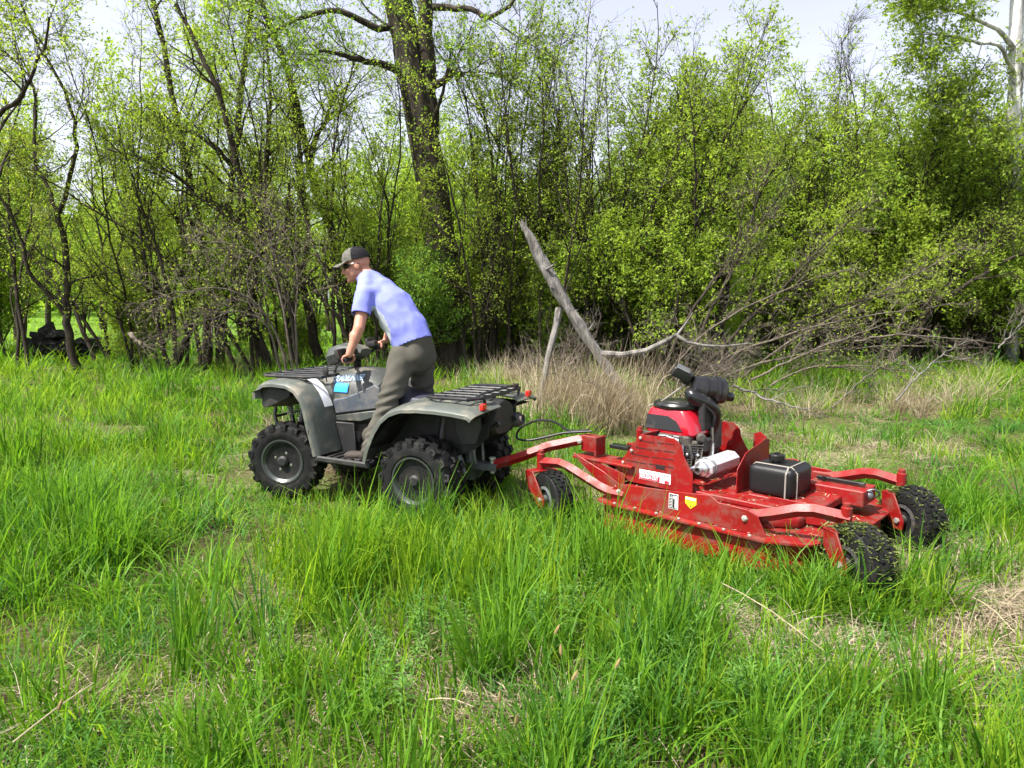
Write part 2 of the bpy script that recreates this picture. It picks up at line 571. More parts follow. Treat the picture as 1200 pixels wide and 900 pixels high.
def cut_mask(x, y):
    """1 on the mown swath behind the mower, 0 elsewhere"""
    lx, ly = to_local(x, y, MOW_P)
    return (1 / (1 + np.exp(-(np.minimum(-lx - 1.15, 3.0)) * 7))) * np.exp(-((ly + 0.05) / .74) ** 6)


def under_mask(x, y):
    lx, ly = to_local(x, y, MOW_P); ax, ay = to_local(x, y, ATV_P)
    m = np.exp(-((lx + .1) / .80) ** 8 - (ly / .70) ** 8)
    a = np.exp(-((ax - .64) / .95) ** 8 - (ay / .46) ** 8)
    t = np.exp(-((ax + 1.0) / .75) ** 6 - ((np.abs(ay) - .45) / .20) ** 4)     # wheel tracks behind the quad bike
    return np.clip(m + a, 0, 1), t


def straw_field(x, y):
    s = noise2(x + 20, y + 31, 1.1, 3) * .6 + noise2(x + 3, y + 9, .42, 4) * .4
    spots = [(-2.25, 6.3, .75, .6), (-1.6, 6.9, .7, .5), (.25, 5.35, .55, .4), (.75, 6.5, .6, .7), (3.4, 9.9, 1.2, .4), (5.6, 9.8, 1.0, .4), (2.9, 6.8, .8, .5), (4.1, 7.6, .8, .4), (2.3, 8.4, .8, .5), (3.4, 8.6, .8, .35), (2.6, 4.1, .5, .36), (2.8, 3.5, .42, .36), (2.1, 3.0, .3, .3), (1.25, 3.15, .34, .40), (.45, 3.3, .3, .25), (-1.3, 3.6, .35, .3), (-2.6, 4.9, .5, .4), (2.0, 3.7, .5, .5), (2.6, 4.2, .5, .4), (-.35, 2.75, .25, .3), (.12, 2.55, .2, .2), (1.65, 3.0, .35, .5), (2.3, 3.6, .35, .5)]
    g = sum(np.exp(-((x - a) / c) ** 2 - ((y - b_) / d) ** 2) for a, b_, c, d in spots)
    return s, np.clip(g, 0, 1)


def place_grass():
    out = []
    tall = []
    # ---- near and middle field of green tufts
    for (n, y0, y1, pw, mg) in ((1280, 1.75, 5.0, .85, 1.2), (2350, 4.7, 11.5, .85, 1.32), (2350, 11.0, 22.0, .9, 1.32)):
        x, y = sample_field(n, y0, y1, pw, mg)
        s, g = straw_field(x, y)
        c = cut_mask(x, y); u, tr = under_mask(x, y)
        dens = 1.0 - .80 * g - .68 * c - .72 * tr - .45 * np.clip((s - .62) * 5, 0, 1)
        # a trodden, thinner belt beyond the machines and thin grass under the trees
        belt = np.exp(-((y - 7.9) / 1.2) ** 2) * (x > .8)
        dens -= .20 * belt
        keep = rg.uniform(0, 1, n) < dens
        x, y, c, u, tr, g = [k[keep] for k in (x, y, c, u, tr, g)]
        hn = noise2(x + 50, y + 12, .8, 8)
        clump = noise2(x + 7, y + 71, .33, 10)
        gap = noise2(x + 91, y + 17, .42, 19)
        kg = rg.uniform(0, 1, len(x)) < np.clip(1.25 - 1.9 * np.clip(gap - .50, 0, 1) * 2, .12, 1)
        x, y, c, u, tr, g, hn, clump = [k[kg] for k in (x, y, c, u, tr, g, hn, clump)]
        h = (.44 + .72 * hn) * (.50 + .9 * clump)
        h *= np.interp(y, [0, 2.6, 3.4, 6, 9, 14, 22], [.80, .85, .95, .92, .9, 1.0, .9])
        # tall bank along the near edge of the machines and at the left
        h *= 1 + .22 * np.exp(-((x + 3.2) / 1.2) ** 2 - ((y - 6.2) / 2.2) ** 2)
        axl, ayl = to_local(x, y, ATV_P)
        h *= 1 - .48 * np.exp(-((axl - .6) / 1.35) ** 4 - ((ayl - .75) / .62) ** 4)      # pressed down beside the quad bike
        for (cx, cy, rx, ry, k_) in ((3.3, 7.6, 2.1, 2.3, .50), (2.7, 3.7, .75, .85, .45), (-2.0, 6.5, .9, .8, .45), (.35, 5.4, .5, .35, .5), (1.3, 3.2, .4, .4, .35), (5.4, 9.4, 1.6, 1.0, .4)):
            h *= 1 - k_ * np.exp(-((x - cx) / rx) ** 4 - ((y - cy) / ry) ** 4)     # trodden and mown places
        h *= (1 - .68 * c) * (1 - .80 * u) * (1 - .6 * tr)
        kind = np.where(rg.uniform(0, 1, len(x)) < np.clip(.24 + .75 * (noise2(x + 1, y + 44, 1.6, 14) - .42) * 2.0 + np.where(y > 9, .2, 0), 0, .85), 2, np.where(rg.uniform(0, 1, len(x)) < .55, 0, 1))
        kind = np.where((c > .5) | (u > .6), 3, kind)
        kind = np.where((h < .45) & (kind < 3), 1, kind)
        out.append((x, y, h, kind))
    ex_, ey_ = [], []
    for (cx, cy, rx, ry, k) in ((2.02, 3.62, .30, .16, 22), (2.55, 3.95, .22, .14, 10), (.28, 4.98, .22, .12, 12), (1.1, 4.15, .55, .16, 34), (-1.0, 4.75, .45, .12, 16), (-.15, 4.75, .35, .12, 12)):
        ex_.append(rg.normal(cx, rx, k)); ey_.append(rg.normal(cy, ry, k))
    la, lb = rg.uniform(-.95, .75, 42), rg.uniform(.86, 1.15, 42)
    la = np.r_[la, rg.uniform(-1.25, -.85, 16)]; lb = np.r_[lb, rg.uniform(.62, .9, 16)]
    ex_.append(MOW_P[0] + la * math.cos(MOW_P[2]) - lb * math.sin(MOW_P[2])); ey_.append(MOW_P[1] + la * math.sin(MOW_P[2]) + lb * math.cos(MOW_P[2]))
    ex_, ey_ = np.concatenate(ex_), np.concatenate(ey_)
    out.append((ex_, ey_, rg.uniform(.34, .60, len(ex_)), rg.randint(0, 3, len(ex_))))
    x, y, h, kind = [np.concatenate(k) for k in zip(*out)]
    n = len(x)
    h = np.where(kind == 3, h * 2.2, h)
    idx = np.where(kind == 0, rg.randint(0, 6, n), np.where(kind == 1, 6 + rg.randint(0, 6, n), np.where(kind == 2, 12 + rg.randint(0, 5, n), 17 + rg.randint(0, 4, n))))
    rot = np.stack([rg.normal(0, .10, n), rg.normal(0, .10, n), rg.uniform(0, 2 * PI, n)], 1)
    wsc = rg.uniform(.8, 1.2, n) * np.interp(y, [0, 3, 9, 22], [.9, 1.0, 1.4, 3.2])
    scl = np.stack([wsc, wsc, h * rg.uniform(.85, 1.15, n)], 1)
    scatter('green_grass', np.stack([x, y, gz(x, y)], 1), rot, scl, idx, P_tall + P_mid + P_lime + P_short, 'tall bright green meadow grass covering the ground', 'grass', frac=np.interp(y, [0, 5, 8, 14, 22], [1, 1, .75, .42, .3]))
    # ---- straw: dead stems lying between the green, thick in the bare patches
    n = 1700
    x, y = sample_field(n, 1.7, 15, 1.1)
    s, g = straw_field(x, y); c = cut_mask(x, y); u, tr = under_mask(x, y)
    d = .14 + .9 * g + .62 * c + .6 * tr + .5 * np.clip((s - .55) * 5, 0, 1) + .28 * np.exp(-((y - 8.0) / 1.1) ** 2) * (x > .8) - u * .6
    keep = rg.uniform(0, 1, n) < d
    x, y, g, c = x[keep], y[keep], g[keep], c[keep]
    for (cx, cy, rx, ry, k) in ((2.6, 4.1, .34, .26, 70), (2.75, 3.5, .30, .25, 40), (2.1, 3.0, .25, .25, 24), (1.3, 3.15, .22, .22, 26), (.3, 5.35, .3, .2, 22), (-2.0, 6.4, .5, .35, 26), (-1.5, 7.0, .5, .3, 14), (3.4, 9.9, .8, .25, 46), (5.6, 9.8, .8, .25, 46), (2.9, 6.8, .55, .4, 52), (4.1, 7.6, .6, .3, 34), (2.2, 8.3, .6, .4, 34), (3.4, 8.6, .7, .3, 26), (-.4, 2.75, .15, .15, 6), (.15, 2.55, .12, .12, 5)):
        x = np.r_[x, rg.normal(cx, rx, k)]; y = np.r_[y, rg.normal(cy, ry, k)]; c = np.r_[c, np.zeros(k)]
    n = len(x)
    lie = rg.uniform(0, 1, n) < .5
    idx = np.where(lie, rg.randint(0, 5, n), 5 + rg.randint(0, 4, n))
    rot = np.stack([rg.normal(0, .08, n), rg.normal(0, .08, n), rg.uniform(0, 2 * PI, n)], 1)
    sc = rg.uniform(.7, 1.25, n) * (1 - .25 * c)
    scatter('dead_straw', np.stack([x, y, gz(x, y) + .01], 1), rot, np.stack([sc, sc, sc * rg.uniform(.7, 1.3, n)], 1), idx, P_straw + P_thatch, 'pale dead grass and straw lying flat between the green', 'straw', frac=np.interp(y, [0, 5, 15], [.85, .6, .5]))
    # ---- the mound of standing dry grass at the foot of the dead log, and tussocks behind the mower
    pts = []
    for (cx, cy, rx, ry, k) in ((.95, 8.9, .75, .5, 110), (1.6, 8.8, .35, .3, 22), (.45, 9.2, .4, .4, 30), (5.6, 9.9, .7, .25, 16), (3.6, 9.9, .9, .25, 14), (2.6, 9.6, .7, .3, 8), (6.8, 10.4, .5, .3, 8), (-2.4, 14.5, .9, .4, 14), (-5.5, 15.5, 1.2, .4, 14), (.1, 12.6, 1.0, .5, 30), (-1.8, 6.7, .6, .4, 10)):
        pts.append(np.stack([rg.normal(cx, rx * .5, k), rg.normal(cy, ry * .5, k), np.full(k, 1.0 if k > 40 else .62)], 1))
    p = np.concatenate(pts); n = len(p)
    sc = rg.uniform(.75, 1.25, n)
    rot = np.stack([rg.normal(0, .22, n), rg.normal(0, .22, n), rg.uniform(0, 2 * PI, n)], 1)
    scatter('dry_grass', np.stack([p[:, 0], p[:, 1], gz(p[:, 0], p[:, 1])], 1), rot, np.stack([sc, sc, sc * p[:, 2] * 1.25], 1), rg.randint(0, 4, n), P_stand, 'tan tussocks of last year\'s dry grass standing below the trees', 'dry grass')
    # ---- short understorey that closes the soil between the tufts
    n = 1000
    x, y = sample_field(n, 1.75, 7.5, .9)
    u, tr = under_mask(x, y); keep = rg.uniform(0, 1, n) < 1 - .8 * u - .5 * tr - .6 * cut_mask(x, y)
    x, y = x[keep], y[keep]; n = len(x)
    sc = rg.uniform(.8, 1.3, n)
    rot = np.stack([np.zeros(n), np.zeros(n), rg.uniform(0, 2 * PI, n)], 1)
    scatter('short_grass', np.stack([x, y, gz(x, y)], 1), rot, np.stack([sc, sc, sc * rg.uniform(.6, 1.3, n)], 1), rg.randint(0, 4, n), P_short, 'short young grass at the foot of the tall blades', 'grass', frac=np.full(n, .6))
    # ---- far meadow
    n = 900
    y = 20 + 45 * rg.uniform(0, 1, n) ** 1.3; x = rg.uniform(-1.5, .6, n) * (y * .80)
    sc = np.interp(y, [20, 65], [3.0, 6.5]) * rg.uniform(.8, 1.2, n)
    rot = np.stack([np.zeros(n), np.zeros(n), rg.uniform(0, 2 * PI, n)], 1)
    scatter('meadow_grass', np.stack([x, y, gz(x, y)], 1), rot, np.stack([sc, sc, rg.uniform(.6, .95, n)], 1), rg.randint(0, 4, n), P_lime[:4], 'sunlit yellow green grass of the open field beyond the trees', 'grass', frac=np.full(n, .35))


place_grass()

# ================================================================ trees
BARK = bark_mat('bark_dark', (0.014, 0.011, 0.009), (0.060, 0.048, 0.036))
BARK2 = bark_mat('bark_grey', (0.055, 0.046, 0.036), (0.17, 0.14, 0.11), scale=22)
BARKM = bark_mat('bark_furrowed', (0.012, 0.010, 0.008), (0.085, 0.070, 0.052), scale=7, bump=1.0)
BIRCH = bark_mat('bark_birch', (0.10, 0.10, 0.10), (0.72, 0.72, 0.70), scale=5, bump=0.2)
DEADW = bark_mat('weathered_wood', (0.045, 0.040, 0.036), (0.26, 0.245, 0.225), scale=11, bump=1.0)
TWIG = bark_mat('twig_grey', (0.06, 0.05, 0.04), (0.18, 0.15, 0.12), scale=25)
LEAF_A = leaf_mat('leaf_spring', (0.145, 0.225, 0.03), (0.32, 0.40, 0.06), trans=0.55, rnd=0.25, tcol=(1.65, 1.7, .9))
LEAF_B = leaf_mat('leaf_fresh', (0.15, 0.245, 0.035), (0.33, 0.43, 0.065), trans=0.55, rnd=0.25, tcol=(1.65, 1.7, .9))
LEAF_C = leaf_mat('leaf_deep', (0.085, 0.175, 0.03), (0.20, 0.33, 0.05), trans=0.5, rnd=0.25)
LEAF_D = leaf_mat('leaf_pale', (0.11, 0.17, 0.04), (0.28, 0.33, 0.08), trans=0.5, rnd=0.25)


def grow(rng, start, d, length, nseg, wander, up, r0, r1):
    """n branches at once -> points (n, nseg+1, 3), radii (n, nseg+1)"""
    n = len(start)
    P = np.zeros((n, nseg + 1, 3)); P[:, 0] = start
    d = norm(d)
    st = (length / nseg)[:, None]
    for i in range(nseg):
        d = norm(d + rng.normal(0, wander, (n, 3)) + np.array([0, 0, up]))
        P[:, i + 1] = P[:, i] + d * st
    t = np.linspace(0, 1, nseg + 1)
    rad = r0[:, None] * (1 - t) + r1[:, None] * t
    return P, rad


def spawn(rng, P, rad, k, t0, t1, ang, angsd, hbias=0.0):
    n, s, _ = P.shape
    t = (np.arange(k)[None] + rng.uniform(0, 1, (n, k))) / k
    t = t0 + (t1 - t0) * t
    f = t * (s - 1); i = np.clip(f.astype(int), 0, s - 2); u = f - i
    r_ = np.arange(n)[:, None]
    a, b_ = P[r_, i], P[r_, i + 1]
    st = a + (b_ - a) * u[..., None]
    tan = norm(b_ - a)
    rp = rad[r_, i] * (1 - u) + rad[r_, i + 1] * u
    q = rng.normal(0, 1, (n, k, 3)); q[..., 2] = q[..., 2] * (1 - abs(hbias)) + hbias
    q = norm(q - tan * np.sum(q * tan, -1, keepdims=True))
    an = rng.normal(ang, angsd, (n, k))[..., None]
    d = tan * np.cos(an) + q * np.sin(an)
    return st.reshape(-1, 3), d.reshape(-1, 3), rp.ravel(), t.ravel()


def tubes(P, rad, sides):
    n, s, _ = P.shape
    T = np.empty_like(P)
    T[:, 1:-1] = P[:, 2:] - P[:, :-2]; T[:, 0] = P[:, 1] - P[:, 0]; T[:, -1] = P[:, -1] - P[:, -2]
    T = norm(T)
    main = norm(P[:, -1] - P[:, 0])
    ref = np.where(np.abs(main[:, 2:3]) < .8, np.array([[0, 0, 1.]]), np.array([[1., 0, 0]]))
    u = norm(np.cross(T, ref[:, None])); v = np.cross(T, u)
    a = np.arange(sides) * 2 * PI / sides
    V = P[:, :, None] + rad[:, :, None, None] * (u[:, :, None] * np.cos(a)[None, None, :, None] + v[:, :, None] * np.sin(a)[None, None, :, None])
    V = V.reshape(-1, 3)
    base = (np.arange(n) * s * sides)[:, None, None] + (np.arange(s - 1) * sides)[None, :, None] + np.arange(sides)[None, None]
    nxt = (np.arange(n) * s * sides)[:, None, None] + (np.arange(s - 1) * sides)[None, :, None] + ((np.arange(sides) + 1) % sides)[None, None]
    F = np.stack([base, nxt, nxt + sides, base + sides], -1).reshape(-1, 4)
    return V, F


def cat_vf(L):
    Vs, Fs, off = [], [], 0
    for V, F in L:
        Vs.append(V); Fs.append(F + off); off += len(V)
    return np.concatenate(Vs), np.concatenate(Fs)


def leaves_on(rng, P, per, size, t0=.2, spread=.03):
    n, s, _ = P.shape
    k = per
    t = 1.02 - (1.02 - t0) * rng.uniform(0, 1, (n, k)) ** 1.6; f = np.clip(t, 0, .999) * (s - 1); i = f.astype(int); u = f - i
    r_ = np.arange(n)[:, None]
    a, b_ = P[r_, i], P[r_, i + 1]
    c = (a + (b_ - a) * u[..., None]).reshape(-1, 3)
    tan = norm(b_ - a).reshape(-1, 3)
    m = len(c)
    d = norm(tan * .5 + rng.normal(0, .8, (m, 3)) + np.array([0, 0, -.15]))
    w = norm(np.cross(d, norm(rng.normal(0, 1, (m, 3)) * np.array([1, 1, .6]) + np.array([0, 0, .9]))))
    c = c + rng.normal(0, spread, (m, 3))
    L = size * rng.uniform(.45, 1.35, m)[:, None]
    nrm = np.cross(d, w)
    V = np.stack([c + w * L * .32 + nrm * L * .1, c + d * L, c - w * L * .32], 1).reshape(-1, 3)
    F = np.arange(m * 3).reshape(-1, 3)
    # clumps of one tone: tint follows the twig, with a little per leaf
    tw = np.repeat(rng.uniform(0, 1, n), k)
    tint = np.clip(.55 * tw + .45 * rng.uniform(0, 1, m), 0, 1)
    return V, F, np.repeat(tint, 3)


DEF = dict(k=(9, 7, 6), ln=(1.5, .75, .38), lv=.35, ang=(.75, .75, .8), up=(.06, .05, .03), wander=(.14, .18, .22), t0=(.35, .2, .15),
           per=6, lsize=.055, rfrac=.55, seg=(7, 4, 2), bare=.0, leaf2=3, keep=None, fine=True)


def tree_geometry(rng, stems, p, lbase=None):
    """stems: list of (points (s,3), radii (s,)) already in local space -> trunk, branches, leaves geometry"""
    q = dict(DEF); q.update(p)
    q['ln'] = tuple(a * KD for a in q['ln']); q['lsize'] = q['lsize'] * KD
    S = max(len(a) for a, _ in stems)
    Pt, Rt = [], []
    for a, r_ in stems:
        a = np.asarray(a, float); r_ = np.asarray(r_, float)
        t = np.linspace(0, 1, len(a)); tt = np.linspace(0, 1, 15)
        # smooth resample (cubic through Catmull-Rom) plus a little crookedness
        ai = np.stack([np.interp(tt, t, a[:, k]) for k in range(3)], 1)
        for _ in range(2):
            ai[1:-1] = .25 * ai[:-2] + .5 * ai[1:-1] + .25 * ai[2:]
        jit = rng.normal(0, 1, (15, 3)) * np.minimum(.018, .006 + .2 * r_[0])
        jit[0] = 0
        Pt.append(ai + jit); Rt.append(np.interp(tt, t, r_))
    P0, R0 = np.stack(Pt), np.stack(Rt)
    L0 = np.linalg.norm(np.diff(P0, axis=1), axis=2).sum(1)
    out_tr = [tubes(P0, R0, q.get('sides', 8))]
    k = q['k']
    s1, d1, rp1, t1 = spawn(rng, P0, R0, k[0], q['t0'][0], .99, q['ang'][0], .22)
    len1 = q['ln'][0] * (1.15 - .75 * t1) * rng.uniform(1 - q['lv'], 1 + q['lv'], len(t1))
    if q['keep'] is not None:
        kp = q['keep'](s1, d1); s1, d1, rp1, t1, len1 = s1[kp], d1[kp], rp1[kp], t1[kp], len1[kp]
    r1 = np.clip(rp1 * q['rfrac'], .006 * KD, .012 + len1 * .022)
    P1, R1 = grow(rng, s1, d1, len1, q['seg'][0], q['wander'][0], q['up'][0], r1, np.maximum(.003, r1 * .25))
    out_tr.append(tubes(P1, R1, 5))
    s2, d2, rp2, t2 = spawn(rng, P1, R1, k[1], q['t0'][1], 1.0, q['ang'][1], .25)
    l1r = np.repeat(len1 / q['ln'][0], k[1])
    len2 = q['ln'][1] * (.45 + .55 * l1r) * (1.1 - .6 * t2) * rng.uniform(1 - q['lv'], 1 + q['lv'], len(t2))
    r2 = np.clip(rp2 * .6, .0035 * KD, .012)
    P2, R2 = grow(rng, s2, d2, len2, q['seg'][1], q['wander'][1], q['up'][1], r2, np.full(len(r2), .0022 * KD))
    br = [tubes(P2, R2, 3)]
    s3, d3, rp3, t3 = spawn(rng, P2, R2, k[2], q['t0'][2], 1.0, q['ang'][2], .3)
    len3 = q['ln'][2] * (1.05 - .4 * t3) * rng.uniform(.6, 1.4, len(t3))
    P3, R3 = grow(rng, s3, d3, len3, q['seg'][2], q['wander'][2], q['up'][2], np.full(len(t3), .0025 * KD), np.full(len(t3), .0014 * KD))
    if q['fine']: br.append(tubes(P3, R3, 3))
    lf = None
    if q['per']:
        A = P3
        if q['bare']:
            hz = s3[:, 2] if lbase is None else lbase(s3)
            thr = np.quantile(hz, 1 - q['bare'])
            A = P3[(hz < thr) | (rng.uniform(0, 1, len(hz)) < .08)]
        ls = [leaves_on(rng, A, q['per'], q['lsize'])]
        if q['leaf2']:
            ls.append(leaves_on(rng, P2, q['leaf2'], q['lsize'], t0=.35))
        Vs, Fs, Ts, off = [], [], [], 0
        for V, F, t in ls:
            Vs.append(V); Fs.append(F + off); Ts.append(t); off += len(V)
        lf = (np.concatenate(Vs), np.concatenate(Fs), np.concatenate(Ts))
    return cat_vf(out_tr), cat_vf(br), lf


def build_tree(name, label, cat, base, stems, p, bark=None, leaf=None, twig=None, group=None, seed=0, trunk_name='trunk'):
    rng = np.random.RandomState(seed)
    base = np.asarray(base, float)
    stems = [(np.asarray(a, float) - base, r_) for a, r_ in stems]
    tr, br, lf = tree_geometry(rng, stems, p)
    root = empty(name, base)
    tag(root, label, cat, group)
    link_mesh(trunk_name, np_mesh(trunk_name, tr[0], tr[1], bark or BARK, smooth=True), root)
    o = link_mesh('twigs', np_mesh('twigs', br[0], br[1], twig or bark or BARK, smooth=True), root); o['kind'] = 'stuff'
    if lf is not None:
        o = link_mesh('crown', np_mesh('crown', lf[0], lf[1], leaf or LEAF_A, attr=lf[2]), root); o['kind'] = 'stuff'
    return root


def copy_tree(src, loc, rz, sc, label=None, group=None):
    r = src.copy(); COL.objects.link(r)
    r.location = loc; r.rotation_euler = (0, 0, rz); r.scale = sc if hasattr(sc, '__len__') else (sc, sc, sc)
    if label: r['label'] = label
    if group: r['group'] = group
    for ch in src.children:
        c = ch.copy(); COL.objects.link(c); c.parent = r
    return r


def foot(px, Y):
    """standing point on the ground below photo column px at depth Y"""
    x = at(px, 400, Y * KD)[0]
    return np.array([x, Y * KD, float(gz(x, Y * KD))])


TR = 1.0
KD = 1.0        # the row of trees stands this much deeper than the first measured estimate


def pix_stem(pts, r0, r1, ground=True):
    """pts: (px, py, Y) from the root up"""
    P = np.array([at(a[0], a[1], a[2] * KD) for a in pts])
    if ground: P[0, 2] = float(gz(P[0, 0], P[0, 1])) - .05
    rad = np.linspace(r0, r1, len(P)) * TR * KD
    return P, rad


def fan_stems(rng, base, n, height, spread, lean=(0, 0), r=.025, wander=.09, up=.03, vary=.3):
    out = []
    for i in range(n):
        a = rng.uniform(0, 2 * PI)
        d = np.array([math.cos(a) * spread * rng.uniform(.3, 1.1) + lean[0], math.sin(a) * spread * rng.uniform(.3, 1.1) + lean[1], 1.0])
        H = height * KD * rng.uniform(1 - vary, 1.0)
        st = base + np.array([rng.normal(0, .10), rng.normal(0, .10), -.05])
        rr = r * KD * rng.uniform(.6, 1.2)
        P, rd = grow(rng, st[None], d[None], np.array([H]), 10, wander, up, np.array([rr]), np.array([.005 * KD]))
        out.append((P[0], rd[0]))
    return out


# ---- the big furrowed trunk behind the rider
TR = .66
KD = 1.25
stems = [pix_stem([(528, 455, 12), (527, 400, 12), (522, 330, 12), (512, 255, 12), (500, 180, 12.0), (487, 100, 12.0), (470, 20, 12.0), (455, -60, 12), (440, -190, 12)], .46, .30),
         pix_stem([(505, 190, 12), (505, 120, 12.0), (497, 40, 11.9), (497, -50, 11.8), (510, -190, 11.8)], .20, .16, ground=False),
         pix_stem([(497, 105, 12), (470, 88, 11.8), (450, 72, 11.6), (425, 75, 11.4), (400, 60, 11.2), (370, 62, 11.0)], .12, .03, ground=False),
         pix_stem([(502, 105, 11.9), (520, 95, 11.7), (530, 86, 11.6), (541, 87, 11.5)], .10, .07, ground=False),
         pix_stem([(470, 30, 12), (440, 35, 11.8), (400, 10, 11.6), (350, 18, 11.4), (310, 45, 11.2)], .10, .03, ground=False),
         pix_stem([(495, 10, 11.9), (540, 8, 11.7), (580, 22, 11.5), (620, -20, 11.3)], .09, .03, ground=False)]
root = build_tree('large_tree', 'thick dark furrowed tree trunk rising just behind the rider', 'tree', foot(528, 12), stems,
                  dict(k=(8, 6, 6), ln=(1.9, .8, .42), t0=(.45, .2, .15), per=8, lsize=.048, rfrac=.22, sides=16, bare=.0), BARKM, LEAF_C, BARK, seed=3)
rt = np.random.RandomState(21)

# ---- leafy saplings crowding round the big trunk
SAP = dict(seg=(7, 4, 1), k=(12, 6, 5), ln=(.75, .42, .24), t0=(.12, .15, .1), per=10, lsize=.042, ang=(.7, .7, .8), leaf2=5)
for i, (px, Y, n, H, ln, lab) in enumerate([
        (500, 11.4, 4, 1.9, (.02, 0), 'leafy sapling clump hiding the foot of the thick trunk'),
        (562, 11.6, 6, 7.2, (.04, 0), 'slender upright saplings just right of the thick trunk'),
        (596, 12.4, 5, 5.4, (.08, 0), 'thin bushy saplings between thick trunk and leaning grey log'),
        (470, 12.6, 4, 4.6, (-.05, 0), 'leafy young tree showing between rider and thick trunk')]):
    b_ = foot(px, Y)
    build_tree('sapling', lab, 'sapling', b_, fan_stems(rt, b_, n, H, .14, ln, .028), dict(SAP, per=4, leaf2=1) if i == 1 else SAP, BARK, LEAF_C if i in (0,) else LEAF_A, seed=40 + i)

TR = .66
KD = 1.35
# ---- left half: crooked dark stems, measured one by one
LT = dict(k=(9, 6, 5), ln=(1.25, .6, .34), t0=(.30, .2, .15), per=8, lsize=.040, ang=(.7, .75, .8), leaf2=2, rfrac=.5, wander=(.16, .2, .24))
build_tree('slender_tree', 'slender forked dark tree standing alone at the far left', 'tree', foot(92, 11), [
    pix_stem([(92, 455, 11), (84, 405, 11), (76, 370, 11), (80, 335, 11), (76, 285, 11), (68, 245, 11)], .10, .062),
    pix_stem([(69, 250, 11), (78, 220, 11), (90, 175, 10.9), (92, 155, 10.9), (84, 128, 10.8), (70, 92, 10.8), (50, 64, 10.7), (34, 32, 10.7), (15, -20, 10.6)], .055, .022, False),
    pix_stem([(69, 250, 11), (58, 225, 11), (42, 195, 11.1), (36, 165, 11.1), (48, 120, 11.2), (38, 90, 11.2), (10, 62, 11.2), (-20, 45, 11.2)], .05, .02, False),
    pix_stem([(78, 372, 11), (55, 345, 10.9), (36, 325, 10.8), (28, 290, 10.8), (20, 260, 10.7), (2, 235, 10.7), (-25, 200, 10.7)], .055, .025, False),
    pix_stem([(92, 175, 10.9), (80, 190, 10.7), (58, 205, 10.6), (35, 185, 10.5)], .02, .01, False)],
    dict(LT, per=6, leaf2=1, k=(6, 5, 5), ln=(.9, .5, .3)), BARK, LEAF_D, seed=61)
build_tree('edge_tree', 'tree cut by the left edge with one limb reaching right', 'tree', foot(-15, 9.5), [
    pix_stem([(-15, 440, 9.5), (-12, 330, 9.5), (-14, 220, 9.5), (-20, 80, 9.5), (-30, -80, 9.5)], .12, .08),
    pix_stem([(-14, 150, 9.5), (5, 130, 9.4), (28, 112, 9.3), (34, 88, 9.2), (52, 58, 9.2), (60, 20, 9.1)], .05, .018, False)],
    dict(LT, k=(8, 6, 5), per=9), BARK, LEAF_A, seed=62)
build_tree('double_stem_tree', 'pair of straight dark stems side by side left of the quad bike', 'tree', foot(250, 12), [
    pix_stem([(243, 428, 12), (244, 380, 12), (245, 335, 12), (237, 285, 12), (226, 235, 12), (214, 160, 12), (190, 60, 12), (170, -60, 12)], .15, .05),
    pix_stem([(258, 425, 12.1), (254, 370, 12.1), (252, 320, 12.1), (262, 270, 12.2), (272, 225, 12.2), (280, 130, 12.2), (296, 20, 12.2), (300, -70, 12.2)], .13, .05),
    pix_stem([(272, 418, 12.2), (262, 385, 12.1), (256, 350, 12.1)], .045, .04)],
    dict(LT, k=(13, 7, 5), ln=(1.7, .7, .36), per=8), BARK, LEAF_A, seed=63)
build_tree('leaning_sapling', 'short dark stem leaning right against the pair of straight stems', 'tree', foot(205, 11.6), [
    pix_stem([(205, 428, 11.6), (215, 402, 11.7), (232, 368, 11.8), (246, 345, 11.9)], .085, .055)],
    dict(LT, k=(4, 4, 4), ln=(.5, .3, .2), per=3), BARK, LEAF_A, seed=64)
build_tree('arching_tree', 'clustered dark stems leaning left above the quad bike front rack', 'tree', foot(312, 11.2), [
    pix_stem([(312, 440, 11.2), (300, 395, 11.2), (293, 345, 11.2), (289, 290, 11.2), (283, 220, 11.2), (268, 140, 11.2), (238, 60, 11.2), (205, 5, 11.2)], .13, .04),
    pix_stem([(318, 440, 11.0), (308, 400, 11.0), (286, 360, 10.9), (270, 330, 10.8)], .09, .05),
    pix_stem([(306, 438, 11.5), (297, 370, 11.6), (300, 300, 11.7), (312, 230, 11.8), (318, 130, 11.9), (312, 20, 12)], .09, .03),
    pix_stem([(290, 300, 11.2), (262, 250, 11.0), (220, 215, 10.8), (170, 185, 10.6), (125, 175, 10.4)], .05, .015, False)],
    dict(LT, k=(12, 7, 5), ln=(1.6, .7, .36), per=8), BARK, LEAF_A, seed=65)
build_tree('crooked_tree', 'crooked dark tree rising behind the quad bike tank and leaning left', 'tree', foot(378, 11.8), [
    pix_stem([(380, 440, 11.8), (372, 410, 11.8), (362, 375, 11.8), (352, 317, 11.8), (330, 268, 11.8), (305, 228, 11.8), (270, 188, 11.7), (225, 150, 11.6), (180, 128, 11.5)], .145, .03),
    pix_stem([(352, 320, 11.8), (362, 290, 12), (358, 250, 12), (352, 190, 12.1), (345, 110, 12.2), (325, 45, 12.2), (300, -10, 12.2)], .07, .04, False)],
    dict(LT, k=(12, 7, 5), ln=(1.5, .7, .36), per=6), BARK, LEAF_A, seed=66)
